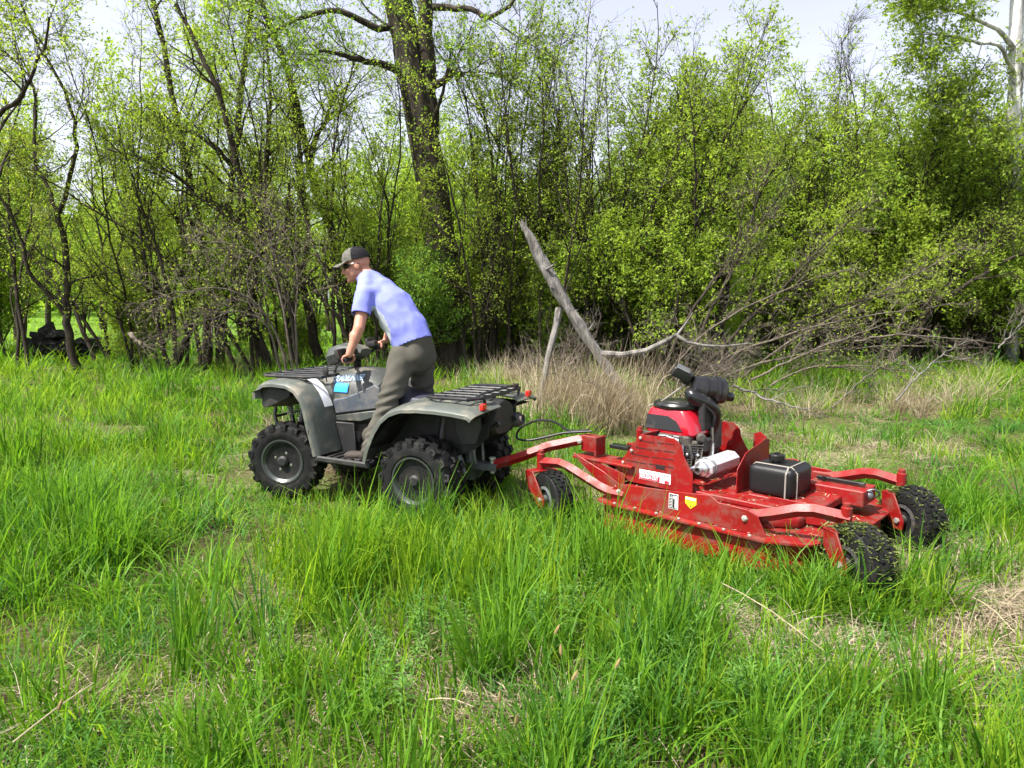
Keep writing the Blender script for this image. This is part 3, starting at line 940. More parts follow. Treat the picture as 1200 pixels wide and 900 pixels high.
build_tree('forked_tree', 'dark forked tree directly behind the rider\'s cap', 'tree', foot(410, 12.6), [
    pix_stem([(412, 430, 12.6), (410, 380, 12.6), (408, 330, 12.6), (398, 295, 12.6), (384, 262, 12.6), (368, 225, 12.6), (360, 175, 12.6), (347, 112, 12.6), (325, 45, 12.6), (302, -15, 12.6)], .155, .06),
    pix_stem([(360, 178, 12.6), (372, 158, 12.5), (384, 138, 12.4), (388, 118, 12.4), (400, 95, 12.4)], .06, .03, False)],
    dict(LT, k=(11, 7, 5), ln=(1.5, .7, .36), per=6), BARK, LEAF_A, seed=67)
build_tree('thin_tree', 'thin grey stem slanting left with a long bare limb, left of the paired stems', 'tree', foot(160, 12), [
    pix_stem([(160, 425, 12), (156, 405, 12), (150, 385, 12), (130, 345, 12), (106, 308, 12)], .05, .02),
    pix_stem([(185, 420, 12.3), (176, 385, 12.3), (168, 355, 12.3), (158, 320, 12.3), (154, 275, 12.3), (140, 235, 12.3), (128, 180, 12.3)], .05, .02),
    pix_stem([(176, 395, 12.3), (186, 370, 12.2), (182, 325, 12.2), (188, 280, 12.2), (184, 240, 12.2)], .035, .015, False)],
    dict(LT, k=(10, 6, 5), ln=(.9, .5, .3), per=10, leaf2=4), BARK2, LEAF_A, seed=68)
KD = 1.15
# bare grey branches arching over the front rack
build_tree('bare_shrub', 'dead grey twiggy shrub arching over the quad bike front rack', 'shrub', foot(335, 9.6), [
    pix_stem([(345, 455, 9.6), (325, 385, 9.5), (300, 350, 9.4), (262, 335, 9.2), (215, 340, 9.0), (175, 352, 8.9)], .03, .006),
    pix_stem([(340, 455, 9.6), (318, 380, 9.5), (285, 362, 9.4), (245, 372, 9.2), (205, 398, 9.1)], .025, .005),
    pix_stem([(347, 455, 9.7), (335, 370, 9.7), (318, 310, 9.8), (280, 285, 9.8), (230, 282, 9.8)], .028, .006),
    pix_stem([(350, 455, 9.7), (345, 380, 9.8), (350, 320, 9.9), (338, 270, 10), (300, 240, 10)], .026, .006)],
    dict(k=(12, 6, 4), ln=(.8, .45, .26), t0=(.25, .15, .1), per=1, lsize=.035, leaf2=0, up=(.0, .0, .0), wander=(.2, .24, .26)), TWIG, LEAF_D, TWIG, seed=69)

TR = 1.0
KD = 1.3
# ---- low leafy bushes under the left trees
BUSH = dict(seg=(6, 3, 1), k=(8, 6, 5), ln=(.5, .3, .2), t0=(.1, .15, .1), per=9, lsize=.040, leaf2=5)
for i, (px, Y, n, H, sp, lab) in enumerate([
        (165, 12.6, 8, 1.5, .45, 'leafy bush around the foot of the slanting thin stem'),
        (345, 13.0, 6, 1.0, .45, 'leafy bush behind the quad bike handlebars'),
        (450, 12.9, 8, 2.6, .35, 'dense green bush behind the rider\'s legs'),
        (640, 11.6, 9, 2.5, .4, 'green bush behind the leaning grey log')]):
    b_ = foot(px, Y)
    build_tree('leafy_bush', lab, 'bush', b_, fan_stems(rt, b_, n, H, sp, (0, 0), .014), BUSH, BARK2, (LEAF_A, LEAF_B, LEAF_C, LEAF_B)[i], seed=80 + i)

# ---- right half: tall many-stemmed shrubs
RS = dict(seg=(7, 4, 1), k=(10, 6, 5), ln=(1.05, .55, .30), t0=(.25, .12, .1), per=7, lsize=.046, ang=(.62, .65, .75), up=(.07, .05, .03), leaf2=2, rfrac=.75)
for i, (px, Y, n, H, sp, lean, lf, bare, lab) in enumerate([
        (668, 11.8, 8, 6.6, .20, (-.02, 0), LEAF_A, 0, 'thinly leaved tall shrub above the tip of the leaning grey log'),
        (752, 11.4, 9, 5.0, .24, (.10, 0), LEAF_B, 0, 'tall leafy shrub rising behind the grey log\'s curved branch'),
        (820, 11.0, 9, 5.3, .22, (.16, 0), LEAF_A, 0, 'tall shrub with slanting dark stems above the mower engine'),
        (905, 11.8, 9, 5.2, .24, (.08, 0), LEAF_B, 0, 'bright green shrub right of the mower engine, under the open sky'),
        (985, 11.6, 8, 5.9, .12, (-.01, 0), LEAF_A, .22, 'upright shrub whose bare twig tips stand highest against the sky'),
        (1070, 11.2, 9, 4.6, .26, (.06, 0), LEAF_B, 0, 'full leafy shrub left of the birch'),
        (1135, 12.2, 6, 4.7, .24, (.02, 0), LEAF_A, 0, 'leafy shrub below the birch branches'),
        (1215, 10.6, 9, 3.9, .3, (-.05, 0), LEAF_B, 0, 'leafy shrub at the right edge under the birch'),
        (1020, 10.6, 8, 2.7, .42, (.05, 0), LEAF_A, 0, 'lower yellow green shrub behind the mower\'s rear wheels'),
        (770, 10.4, 7, 2.6, .40, (.05, 0), LEAF_B, 0, 'lower shrub behind the mower\'s black air filter'),
        (1150, 10.4, 7, 2.0, .42, (-.05, 0), LEAF_B, 0, 'lower dark shrub at the far right of the mown strip')]):
    KD = 1.28 if px < 830 else 1.6
    b_ = foot(px, Y)
    if px > 830: H *= .88
    p = dict(RS, bare=bare)
    if i == 0: p.update(per=4, leaf2=1)
    if H < 3: p.update(k=(9, 6, 6), ln=(.7, .4, .24))
    build_tree('tall_shrub' if H > 3 else 'low_shrub', lab, 'shrub', b_, fan_stems(rt, b_, n + 2, H, sp, lean, .042), p, BARK, lf, seed=100 + i)

KD = 1.5
# long dark stems leaning over to the right
build_tree('leaning_tree', 'dark crooked stems leaning right towards the right edge', 'tree', foot(1045, 10.6), [
    pix_stem([(1035, 412, 10.6), (1065, 390, 10.6), (1100, 350, 10.5), (1130, 318, 10.5), (1165, 285, 10.4), (1210, 258, 10.4)], .05, .02),
    pix_stem([(1055, 408, 10.7), (1090, 365, 10.7), (1115, 330, 10.7), (1135, 295, 10.7), (1160, 250, 10.7)], .04, .015),
    pix_stem([(1100, 352, 10.5), (1140, 330, 10.3), (1185, 300, 10.2), (1230, 290, 10.1)], .035, .015, False)],
    dict(LT, k=(9, 6, 5), ln=(.8, .45, .28), per=3), BARK, LEAF_A, seed=121)
KD = 1.2
build_tree('slanting_shrub', 'bare dark stems slanting up to the right behind the mower', 'shrub', foot(840, 9.9), [
    pix_stem([(800, 436, 9.9), (850, 400, 9.9), (910, 345, 9.9), (965, 290, 9.9), (1010, 240, 9.9)], .03, .008),
    pix_stem([(815, 436, 9.8), (880, 402, 9.8), (950, 372, 9.8), (1010, 350, 9.7), (1070, 342, 9.6)], .03, .008),
    pix_stem([(790, 436, 10), (830, 370, 10), (862, 310, 10), (885, 250, 10), (900, 190, 10)], .03, .008),
    pix_stem([(770, 436, 10.1), (800, 380, 10.1), (835, 330, 10.2), (872, 290, 10.2), (920, 220, 10.3)], .028, .008)],
    dict(k=(9, 6, 4), ln=(.7, .42, .26), t0=(.3, .15, .1), per=1, leaf2=1, lsize=.045, ang=(.5, .6, .7)), BARK, LEAF_A, TWIG, seed=122)

KD = 1.12
build_tree('fallen_thicket', 'wide tangle of fine dead branches arching right from the grey log', 'brush', foot(800, 10.2), [
    pix_stem([(775, 446, 10.2), (850, 415, 10.1), (930, 390, 10.0), (1020, 368, 9.9), (1120, 356, 9.8)], .022, .005),
    pix_stem([(790, 446, 10.3), (880, 424, 10.2), (970, 410, 10.1), (1060, 404, 10.0), (1150, 408, 10.0)], .022, .005),
    pix_stem([(840, 446, 10.4), (910, 408, 10.4), (990, 366, 10.4), (1070, 322, 10.4), (1140, 284, 10.4)], .022, .005),
    pix_stem([(760, 446, 10.3), (810, 400, 10.3), (870, 360, 10.3), (940, 330, 10.3), (1010, 312, 10.3)], .020, .005),
    pix_stem([(870, 446, 10.0), (940, 430, 9.9), (1010, 428, 9.8), (1080, 436, 9.7)], .018, .004)],
    dict(k=(15, 5, 4), seg=(6, 3, 1), ln=(.6, .32, .2), t0=(.08, .1, .1), per=1, leaf2=0, lsize=.04, ang=(.45, .55, .7), wander=(.12, .15, .2), up=(.02, 0, 0)), BARK2, LEAF_A, BARK2, seed=127)
# birch at the upper right
KD = 1.5
build_tree('birch_tree', 'pale barked birch at the upper right edge', 'tree', foot(1192, 11.6), [
    pix_stem([(1188, 430, 11.6), (1189, 330, 11.6), (1190, 220, 11.6), (1189, 110, 11.6), (1192, 0, 11.6), (1196, -120, 11.6)], .13, .085),
    pix_stem([(1188, 158, 11.6), (1160, 140, 11.3), (1125, 122, 11.1), (1100, 112, 10.9), (1085, 108, 10.8)], .045, .012, False),
    pix_stem([(1188, 195, 11.6), (1168, 180, 11.4), (1155, 158, 11.2), (1145, 130, 11.1), (1120, 95, 11)], .03, .01, False),
    pix_stem([(1190, 60, 11.6), (1165, 30, 11.3), (1130, 15, 11.1), (1090, 5, 10.9), (1065, 12, 10.8)], .04, .012, False),
    pix_stem([(1190, 90, 11.6), (1175, 50, 11.2), (1140, 50, 11.0), (1105, 40, 10.9), (1070, 40, 10.8)], .035, .01, False),
    pix_stem([(1191, -20, 11.6), (1160, -40, 11.3), (1110, -30, 11.1), (1070, -15, 10.9)], .04, .012, False)],
    dict(k=(9, 6, 6), ln=(1.1, .5, .3), t0=(.35, .2, .15), per=9, lsize=.046, leaf2=3, rfrac=.35, wander=(.12, .15, .2), up=(.0, -.02, -.04)), BIRCH, LEAF_A, BARK, seed=131)

# ---- thicket behind: a few kinds, copied
KD = 1.0
protos = []
for i, (H, n, sp, r_, p, lf) in enumerate([
        (6.2, 5, .13, .05, dict(k=(11, 7, 6), ln=(1.3, .65, .34), t0=(.2, .15, .1), per=7, lsize=.066, leaf2=3, fine=False), LEAF_A),
        (5.0, 8, .22, .035, dict(k=(10, 7, 5), ln=(1.1, .55, .3), t0=(.12, .12, .1), per=7, lsize=.062, leaf2=3, fine=False), LEAF_B),
        (8.5, 2, .07, .11, dict(k=(16, 8, 6), ln=(1.9, .85, .42), t0=(.22, .15, .1), per=7, lsize=.075, leaf2=2, fine=False), LEAF_A),
        (3.2, 9, .35, .025, dict(k=(9, 6, 5), ln=(.8, .45, .26), t0=(.08, .1, .1), per=7, lsize=.058, leaf2=4, fine=False), LEAF_B)]):
    b_ = np.array([0., 0., 0.])
    nm = ('thicket_tree', 'thicket_shrub', 'thicket_tall_tree', 'thicket_bush')[i]
    protos.append(build_tree(nm, 'x', 'tree' if i in (0, 2) else 'shrub', b_, fan_stems(rt, b_, n, H, sp, (0, 0), r_), p, BARK2 if i % 2 else BARK, lf, seed=150 + i))
LABS = ('leafy several-stemmed trees in the thicket', 'dense shrubs in the thicket', 'tall spreading trees in the thicket', 'low bushes in the thicket')
GRPS = ('several-stemmed trees of the thicket', 'dense shrubs of the thicket', 'tall trees of the thicket', 'low bushes of the thicket')
used = [False] * 4
TH = []


def thicket(kind, x, y, rz, sc):
    loc = (x, y, float(gz(x, y)) - .03)
    if not used[kind]:
        o = protos[kind]; o.location = loc; o.rotation_euler = (0, 0, rz); o.scale = (sc, sc, sc)
        o['group'] = GRPS[kind]; used[kind] = True
    else:
        o = copy_tree(protos[kind], loc, rz, sc, None, GRPS[kind])
    TH.append((kind, x / y, o))


rb = np.random.RandomState(77)
for (kind, px, Y, sc) in [
        # second row, right side: closes the view above the grass
        (1, 622, 16, .8), (1, 700, 15, .95), (1, 810, 15.5, 1.0), (0, 860, 18, 1.0), (1, 915, 15.6, .95),
        (1, 1020, 15.5, 1.0), (1, 1120, 15, .95), (0, 1175, 16.5, .9), (1, 1225, 14.5, .95), (3, 730, 14, 1.0), (3, 850, 14, 1.0),
        (3, 950, 13, 1.0), (3, 1100, 12.6, .9), (3, 1190, 12.4, .95), (3, 890, 12.4, .9), (3, 1010, 12.6, .9), (3, 1060, 12.2, .8), (3, 1150, 12.8, .9), (3, 790, 13.2, .9), (3, 680, 13.0, .8), (3, 610, 13.5, .8),
        # left and middle: taller, more open
        (2, 30, 19, .95), (2, 120, 36, 1.0), (2, 170, 17, 1.0), (0, 285, 18, .9), (2, 340, 20, 1.0), (2, 470, 22, .9), (1, 560, 16.5, .85),
        (2, 640, 26, .8), (0, -15, 14.5, .9), (3, 215, 15, .8), (1, 465, 15, .9), (1, 535, 14.2, .9), (3, 590, 14, 1.1), (1, -20, 16, .85), (2, 250, 28, 1.0), (2, 390, 34, 1.1),
        (2, 60, 42, 1.2), (0, 370, 44, 1.2), (1, 300, 46, 1.6), (1, 200, 44, 1.6), (1, 100, 50, 1.7), (1, 430, 40, 1.5), (0, 150, 46, 1.3), (1, 510, 18, 1.0), (3, -10, 13.5, .8), (3, 560, 13.2, .9), (3, 500, 12.2, .7), (3, 545, 12.4, .7), (3, 585, 12.0, .75), (3, 630, 12.2, .7), (3, 665, 11.8, .65), (3, 705, 11.9, .75), (3, 745, 11.8, .75), (3, 785, 11.9, .7), (3, 825, 11.8, .75), (3, 870, 11.6, .7), (3, 915, 11.7, .75), (3, 965, 11.5, .7), (3, 1120, 11.6, .7), (3, 1195, 11.4, .7), (2, -130, 13, 1.0), (1, -80, 12.5, .95), (0, -230, 14, 1.0), (1, -180, 15, 1.0), (1, 1320, 13.5, .95), (0, 1400, 14, .95)]:
    k_ = (1.62 if px > 830 else 1.36) if Y < 30 else 1.0
    Y *= k_; sc *= k_
    p = at(px, 400, Y)
    thicket(kind, p[0], Y, rb.uniform(0, 6.28), sc * rb.uniform(.93, 1.07))

ORD = ['leftmost', 'second from the left', 'third from the left', 'fourth from the left', 'fifth from the left', 'sixth from the left', 'seventh from the left', 'eighth from the left', 'ninth from the left', 'tenth from the left',
       'eleventh from the left', 'twelfth from the left', 'thirteenth from the left', 'fourteenth from the left', 'fifteenth from the left', 'sixteenth from the left', 'seventeenth from the left', 'eighteenth from the left', 'nineteenth from the left']

for kind in range(4):
    L = sorted([(a, o) for k, a, o in TH if k == kind], key=lambda q: q[0])
    for i, (a, o) in enumerate(L):
        j = len(L) - 1 - i           # count from the nearer end
        w = 'rightmost' if j == 0 else (ORD[i] if i <= j else ORD[i and j].replace('left', 'right'))
        o['label'] = '%s of the %s behind the first row' % (w, LABS[kind])

# ---- many thin dark stems with few leaves, tangled in front of the foliage
KD = 1.0
sp_protos = []
for i in range(4):
    b_ = np.zeros(3)
    sp_protos.append(build_tree('bare_sapling', 'x', 'sapling', b_, fan_stems(rt, b_, 2 + i % 2, 7.6, .16, (.10 if i % 2 else -.12, 0), .048, wander=.12, up=.02), dict(k=(13, 6, 4), seg=(6, 3, 1), ln=(1.6, .65, .36), t0=(.12, .1, .1), per=3, leaf2=1, lsize=.05, ang=(.55, .65, .7), rfrac=.6, wander=(.15, .18, .2)), BARK, LEAF_A, seed=400 + i))
SL = []
used2 = [False] * 4
for j, (px, Y, sc, rz) in enumerate([(20, 15, .9, .3), (118, 17, 1.0, 2.9), (160, 15.5, 1.0, .2), (200, 14.6, .95, 3.3), (222, 16.5, 1.05, .4), (285, 14.6, 1.0, 3.0), (330, 15.8, 1.05, .1), (348, 14.2, .9, 2.7), (395, 15, 1.0, .3), (432, 14.4, .95, 3.2),
                                     (458, 16, 1.05, .2), (555, 14.2, .9, .5), (580, 15.2, 1.0, 3.1), (606, 14.6, 1.0, .2), (628, 13.8, .9, 3.0), (655, 15.4, 1.0, .3), (690, 14.2, .9, 2.8), (712, 14.8, .95, .2), (765, 14.2, .85, .3), (800, 15, .9, 3.0),
                                     (842, 14.6, .85, .2), (880, 18, .95, .1), (930, 18.4, .95, 3.1), (960, 17.6, .9, .2), (1000, 18.2, .9, 2.9), (1045, 17.8, .85, .3), (1090, 18.4, .9, .1), (1130, 18, .9, 3.0), (1165, 17.6, .85, .3)]):
    k = j % 4
    p = at(px, 400, Y); loc = (p[0], Y, float(gz(p[0], Y)) - .04)
    if not used2[k]:
        o = sp_protos[k]; o.location = loc; o.rotation_euler = (0, 0, rz); o.scale = (sc,) * 3; used2[k] = True
    else: o = copy_tree(sp_protos[k], loc, rz, sc)
    o['group'] = 'thin dark saplings before the foliage'
    SL.append((p[0] / Y, o))
LM = ['at the left edge', 'in line with the clearing', 'left of the paired straight stems', 'just left of the paired straight stems', 'behind the paired straight stems', 'above the quad bike front fender', 'above the quad bike front rack', 'above the handlebars', 'right behind the rider\'s cap', 'above the rider\'s shoulders',
      'left of the thick trunk', 'touching the thick trunk\'s right side', 'second right of the thick trunk', 'third right of the thick trunk', 'left of the grey log\'s tip', 'over the grey log\'s middle', 'over the grey log\'s lower half', 'over the grey log\'s foot', 'left of the mower engine', 'above the mower engine',
      'right of the mower engine', 'above the fuel tank', 'left of the bare-tipped shrub', 'beside the bare-tipped shrub', 'right of the bare-tipped shrub', 'above the far rear caster wheel', 'left of the birch branches', 'below the birch branches', 'next to the birch trunk']
for (a, o), lm in zip(sorted(SL, key=lambda q: q[0]), LM):
    o['label'] = 'thin dark sparsely leaved sapling ' + lm

# ---- far woods beyond the field: one mass of foliage
def far_wood():
    r = np.random.RandomState(8)
    V, F, T, off = [], [], [], 0
    for i in range(200):
        y = r.uniform(58, 95); x = r.uniform(-2.0, 1.6) * y * .8
        H = r.uniform(7, 12); W = r.uniform(2.5, 4.5)
        k = 200
        th = r.uniform(0, 2 * PI, k); u = r.uniform(-.95, 1, k); rr = np.sqrt(1 - u * u) * r.uniform(.6, 1.05, k)
        c = np.stack([x + W * rr * np.cos(th), y + W * rr * np.sin(th), H * (.52 + .50 * u)], 1)
        s = r.uniform(.35, .75, k)[:, None]
        a = norm(r.normal(0, 1, (k, 3))); b_ = norm(np.cross(a, r.normal(0, 1, (k, 3))))
        q = np.stack([c - a * s, c + b_ * s * .6, c + a * s, c - b_ * s * .6], 1).reshape(-1, 3)
        V.append(q); F.append(np.arange(k * 4).reshape(-1, 4) + off); off += k * 4
        T.append(np.repeat(np.clip(r.uniform(0, .6) + r.uniform(0, .4, k), 0, 1), 4))
    o = link_mesh('far_wood', np_mesh('far_wood', np.concatenate(V), np.concatenate(F), LEAF_B, attr=np.concatenate(T)))
    tag(o, 'hazy green wood closing the field far behind the trees', 'wood', kind='stuff')


far_wood()

# ---- weathered grey log propped up, with its curved side branch
KD = 1.0
lg = empty('leaning_log', foot(728, 9.1))
LB = np.array(lg.location)


def rel(pts):
    return [tuple(at(*p) - LB) for p in pts]


def gnarled(pts, rad, sides, seed, bump_=.30):
    """weathered limb: irregular section, knots and twisting grain ridges"""
    r = np.random.RandomState(seed)
    P = np.array(pts, float); n = len(P) * 5
    t0_ = np.linspace(0, 1, len(P)); tt = np.linspace(0, 1, n)
    Q = np.stack([np.interp(tt, t0_, P[:, k]) for k in range(3)], 1); rr = np.interp(tt, t0_, rad)
    for _ in range(3): Q[1:-1] = .25 * Q[:-2] + .5 * Q[1:-1] + .25 * Q[2:]
    T = norm(np.gradient(Q, axis=0)); u = norm(np.cross(T, np.array([0, 1., 0]))); v = np.cross(T, u)
    a_ = np.arange(sides) * 2 * PI / sides
    ph = r.uniform(0, 6, 4)
    rings = []
    kn = [(r.uniform(.1, .9), r.uniform(0, 6.28), r.uniform(.25, .5)) for _ in range(5)]
    for i in range(n):
        s_ = 1 + bump_ * (.5 * np.sin(2 * a_ + 3 * tt[i] * 4 + ph[0]) + .35 * np.sin(5 * a_ + 9 * tt[i] + ph[1]) + .3 * np.sin(3 * a_ - 30 * tt[i] + ph[2])) + r.normal(0, .035, sides)
        for kt, ka, kh in kn: s_ = s_ + kh * np.exp(-((tt[i] - kt) / .025) ** 2 - (np.angle(np.exp(1j * (a_ - ka))) / .5) ** 2)
        rings.append([Vector(Q[i] + rr[i] * s_[k] * (u[i] * math.cos(a_[k]) + v[i] * math.sin(a_[k]))) for k in range(sides)])
    return B().loft(rings)


gnarled(rel([(738, 478, 8.9), (725, 452, 9.0), (712, 432, 9.05), (694, 405, 9.1), (676, 378, 9.15), (664, 358, 9.2), (650, 332, 9.25), (636, 308, 9.3), (627, 290, 9.3), (619, 274, 9.35), (614, 266, 9.35)]),
        [.050, .052, .056, .064, .074, .068, .076, .068, .064, .055, .040], 14, 4).obj('log', DEADW, lg, angle=60)
B().tube(rel([(704, 415, 9.08), (730, 416, 9.0), (757, 411, 8.9), (780, 400, 8.85), (793, 392, 8.8)]), [.05, .04, .036, .032, .022], 8).obj('side_branch', DEADW, lg)
B().tube(rel([(793, 393, 8.8), (805, 401, 8.75), (825, 405, 8.7), (848, 406, 8.65), (880, 402, 8.6)]), [.024, .02, .017, .013, .006], 7).obj('side_branch', DEADW, lg)
B().tube(rel([(793, 393, 8.8), (803, 380, 8.8), (812, 366, 8.8)]), [.018, .012, .005], 6).obj('side_branch', DEADW, lg)
B().tube(rel([(655, 362, 9.2), (652, 380, 9.1), (642, 420, 9.0), (636, 455, 8.95), (632, 482, 8.9)]), [.05, .045, .04, .038, .036], 8).obj('prop_branch', DEADW, lg)
B().tube(rel([(753, 411, 8.9), (755, 420, 8.9)]), [.016, .006], 6).obj('side_branch', DEADW, lg)
top_ = at(614, 266, 9.35) - LB
rng = np.random.RandomState(12)
for k in range(7):
    a_ = rng.uniform(0, 6.28); o_ = np.array([.03 * math.cos(a_), .03 * math.sin(a_), .0])
    dd = np.array([-.35, 0, .9]) + rng.normal(0, .12, 3)
    B().tube([tuple(top_ + o_ - dd * .06), tuple(top_ + o_ + dd * rng.uniform(.02, .05)), tuple(top_ + o_ + dd * rng.uniform(.07, .14))], [.018, .012, .002], 5).obj('splinter', DEADW, lg)
for (px, py, dx, dz, L) in ((640, 316, .5, .3, .22), (668, 365, .6, .1, .16), (655, 340, -.6, .2, .20), (684, 392, .5, .5, .25), (700, 412, -.5, .2, .18)):
    p_ = at(px, py, 9.2) - LB
    B().tube([tuple(p_), tuple(p_ + np.array([dx, -.2, dz]) * L * .6), tuple(p_ + np.array([dx * 1.1, -.1, dz * 1.4]) * L)], [.02, .012, .004], 6).obj('branch_stub', DEADW, lg)
tag(lg, 'weathered grey log propped up diagonally with a curved side branch', 'log')

# ---- fallen branches lying about
FB = [([(860, 452, 9.0), (905, 470, 8.6), (942, 480, 8.3)], .018, 'fallen branch lying in the grass just right of the air filter'),
      ([(975, 478, 8.4), (1000, 455, 8.6), (1030, 430, 8.9), (1060, 418, 9.1)], .010, 'thin fallen branch slanting up behind the mower\'s rear wheels'),
      ([(1050, 470, 8.6), (1075, 440, 8.8), (1105, 415, 9.2), (1130, 400, 9.6)], .012, 'pale fallen branch rising from the grass near the right side'),
      ([(1170, 408, 9.6), (1185, 392, 9.6), (1205, 372, 9.6)], .010, 'short pale branch sticking up at the right edge'),
      ([(880, 445, 9.2), (930, 420, 9.2), (985, 398, 9.3), (1040, 380, 9.5)], .016, 'long dead branch resting across the brush behind the mower'),
      ([(1000, 400, 9.8), (1050, 392, 9.9), (1110, 395, 10.0), (1170, 402, 10.1)], .018, 'dark dead limb lying along the foot of the right shrubs'),
      ([(640, 440, 9.4), (670, 425, 9.5), (700, 400, 9.7)], .018, 'dead branch crossing under the leaning grey log'),
      ([(152, 392, 11.4), (165, 402, 11.3), (172, 412, 11.2)], .04, 'short dark log lying by the bush on the left')]
for i, (pts, r_, lab) in enumerate(FB):
    P = np.array([at(*p) for p in pts])
    b_ = P[0].copy(); b_[2] = float(gz(b_[0], b_[1]))
    rng = np.random.RandomState(200 + i)
    tr, br, _ = tree_geometry(rng, [(P - b_, np.linspace(r_, r_ * .3, len(P)))], dict(k=(7, 4, 3), ln=(.55, .3, .18), per=0, t0=(.2, .2, .1), up=(0, 0, 0), wander=(.11, .13, .15)))
    o = empty('fallen_branch', b_); tag(o, lab, 'branch')
    link_mesh('limb', np_mesh('limb', tr[0], tr[1], DEADW if i in (0, 2, 3) else TWIG, smooth=True), o)
    tw = link_mesh('twigs', np_mesh('twigs', br[0], br[1], TWIG, smooth=True), o); tw['kind'] = 'stuff'

# tangled dead brush under the right shrubs
for i, (px, Y, lab, ln) in enumerate([(800, 9.7, 'tangle of bare grey brush right behind the mower engine', (.5, 0)), (640, 9.9, 'dead grey twigs standing left of the leaning log', (.1, 0))]):
    b_ = foot(px, Y)
    build_tree('dead_brush', lab, 'brush', b_, fan_stems(rt, b_, 9, 1.5, .9, ln, .014, up=-.02), dict(k=(7, 4, 4), seg=(5, 3, 1), ln=(.5, .3, .2), per=0, t0=(.15, .1, .1), up=(0, 0, 0), wander=(.14, .16, .2)), TWIG, None, TWIG, seed=230 + i)

# ---- black rotten stump mass at the field's edge, left
BLACK = mat('charred_wood', (0.012, 0.011, 0.010), 0.9, var=.4, bump=1.0, bump_scale=20)
st = empty('rotten_stump', foot(60, 18.6))
rng = np.random.RandomState(3)


def lumps(items, parent, name):
    bb = B()
    for (px, py, Y, sx, sz) in items:
        c = at(px, py, Y) - np.array(st.location)
        t = bmesh.new(); bmesh.ops.create_icosphere(t, subdivisions=3, radius=1.0)
        for v in t.verts:
            n_ = v.co.normalized()
            k_ = 1 + .28 * math.sin(n_.x * 7 + px) * math.sin(n_.y * 6 + 1) + .2 * math.sin(n_.z * 9 + px * .3) + rng.normal(0, .13)
            v.co = Vector((n_.x * sx * k_, n_.y * sx * .8 * k_, n_.z * sz * k_)) + Vector(c)
        bb._merge(t)
    bb.obj(name, BLACK, parent, smooth=False)


lumps([(58, 398, 18.6, .42, .30), (46, 409, 18.5, .36, .30), (68, 410, 18.6, .34, .26), (57, 415, 18.4, .40, .24)], st, 'root_plate')
lumps([(96, 407, 18.7, .34, .20), (110, 405, 18.7, .20, .22), (84, 413, 18.7, .3, .2)], st, 'log')
tag(st, 'black rotten stump and log at the edge of the sunlit field', 'stump')

# ================================================================ quad bike
PLAST = mat('atv_grey_plastic', (0.048, 0.053, 0.050), 0.5, var=.10, var_scale=3, dirt=(0.16, 0.14, 0.11), dirt_amt=.35, dirt_scale=7, bump=.05, bump_scale=90)
PLASTL = mat('atv_fender_plastic', (0.080, 0.090, 0.078), 0.4, var=.10, var_scale=3, dirt=(0.20, 0.18, 0.14), dirt_amt=.35, dirt_scale=7)
PANEL = mat('atv_blue_grey_panel', (0.055, 0.065, 0.085), 0.42, var=.12, var_scale=4, dirt=(0.13, 0.12, 0.11), dirt_amt=.45, dirt_scale=9, bump=.08, bump_scale=140)
BLACKP = mat('black_plastic', (0.011, 0.011, 0.012), 0.6, dirt=(0.05, 0.043, 0.035), dirt_amt=.35, bump=.1, bump_scale=90)
RUBBER = mat('tyre_rubber', (0.006, 0.006, 0.0065), 0.6, var=.2, spec=.3, dirt=(0.028, 0.024, 0.018), dirt_amt=.3, dirt_scale=9, bump=.15, bump_scale=120)
STEEL = mat('rack_steel', (0.02, 0.02, 0.022), 0.4, 0.2, dirt=(0.09, 0.07, 0.06), dirt_amt=.25)
RIM = mat('rim_steel', (0.075, 0.082, 0.08), 0.36, 0.6, dirt=(0.05, 0.045, 0.04), dirt_amt=.25, dirt_scale=14)
CHROME = mat('bright_metal', (0.62, 0.62, 0.64), 0.28, 0.9, dirt=(0.25, 0.22, 0.2), dirt_amt=.25)
GREYM = mat('grey_metal', (0.16, 0.17, 0.18), 0.5, 0.6, dirt=(0.10, 0.08, 0.06), dirt_amt=.4)
ENGINE = mat('engine_dark', (0.03, 0.03, 0.032), 0.55, 0.3, dirt=(0.10, 0.085, 0.065), dirt_amt=.55, dirt_scale=12, bump=.2)
SEATM = mat('seat_vinyl', (0.024, 0.026, 0.04), 0.5, var=.1, bump=.1, bump_scale=160)
REDL = mat('tail_lens', (0.55, 0.015, 0.01), 0.18, coat=.6)
WHITE = mat('decal_white', (0.78, 0.78, 0.78), 0.45, dirt=(0.55, 0.52, 0.46), dirt_amt=.2)
BLUE = mat('decal_blue', (0.02, 0.30, 0.85), 0.4)
BLUETXT = mat('decal_pale_blue', (0.55, 0.72, 0.92), 0.45)
MESHG = mat('grille_mesh', (0.10, 0.11, 0.08), 0.6)

ZA = 0.0
atv = empty('quad_bike', (ATV_P[0], ATV_P[1], ZA), rot=(0, R(-0.8), ATV_P[2]))
tag(atv, 'grey four-wheeled quad bike with black racks, ridden by the man', 'quad bike')


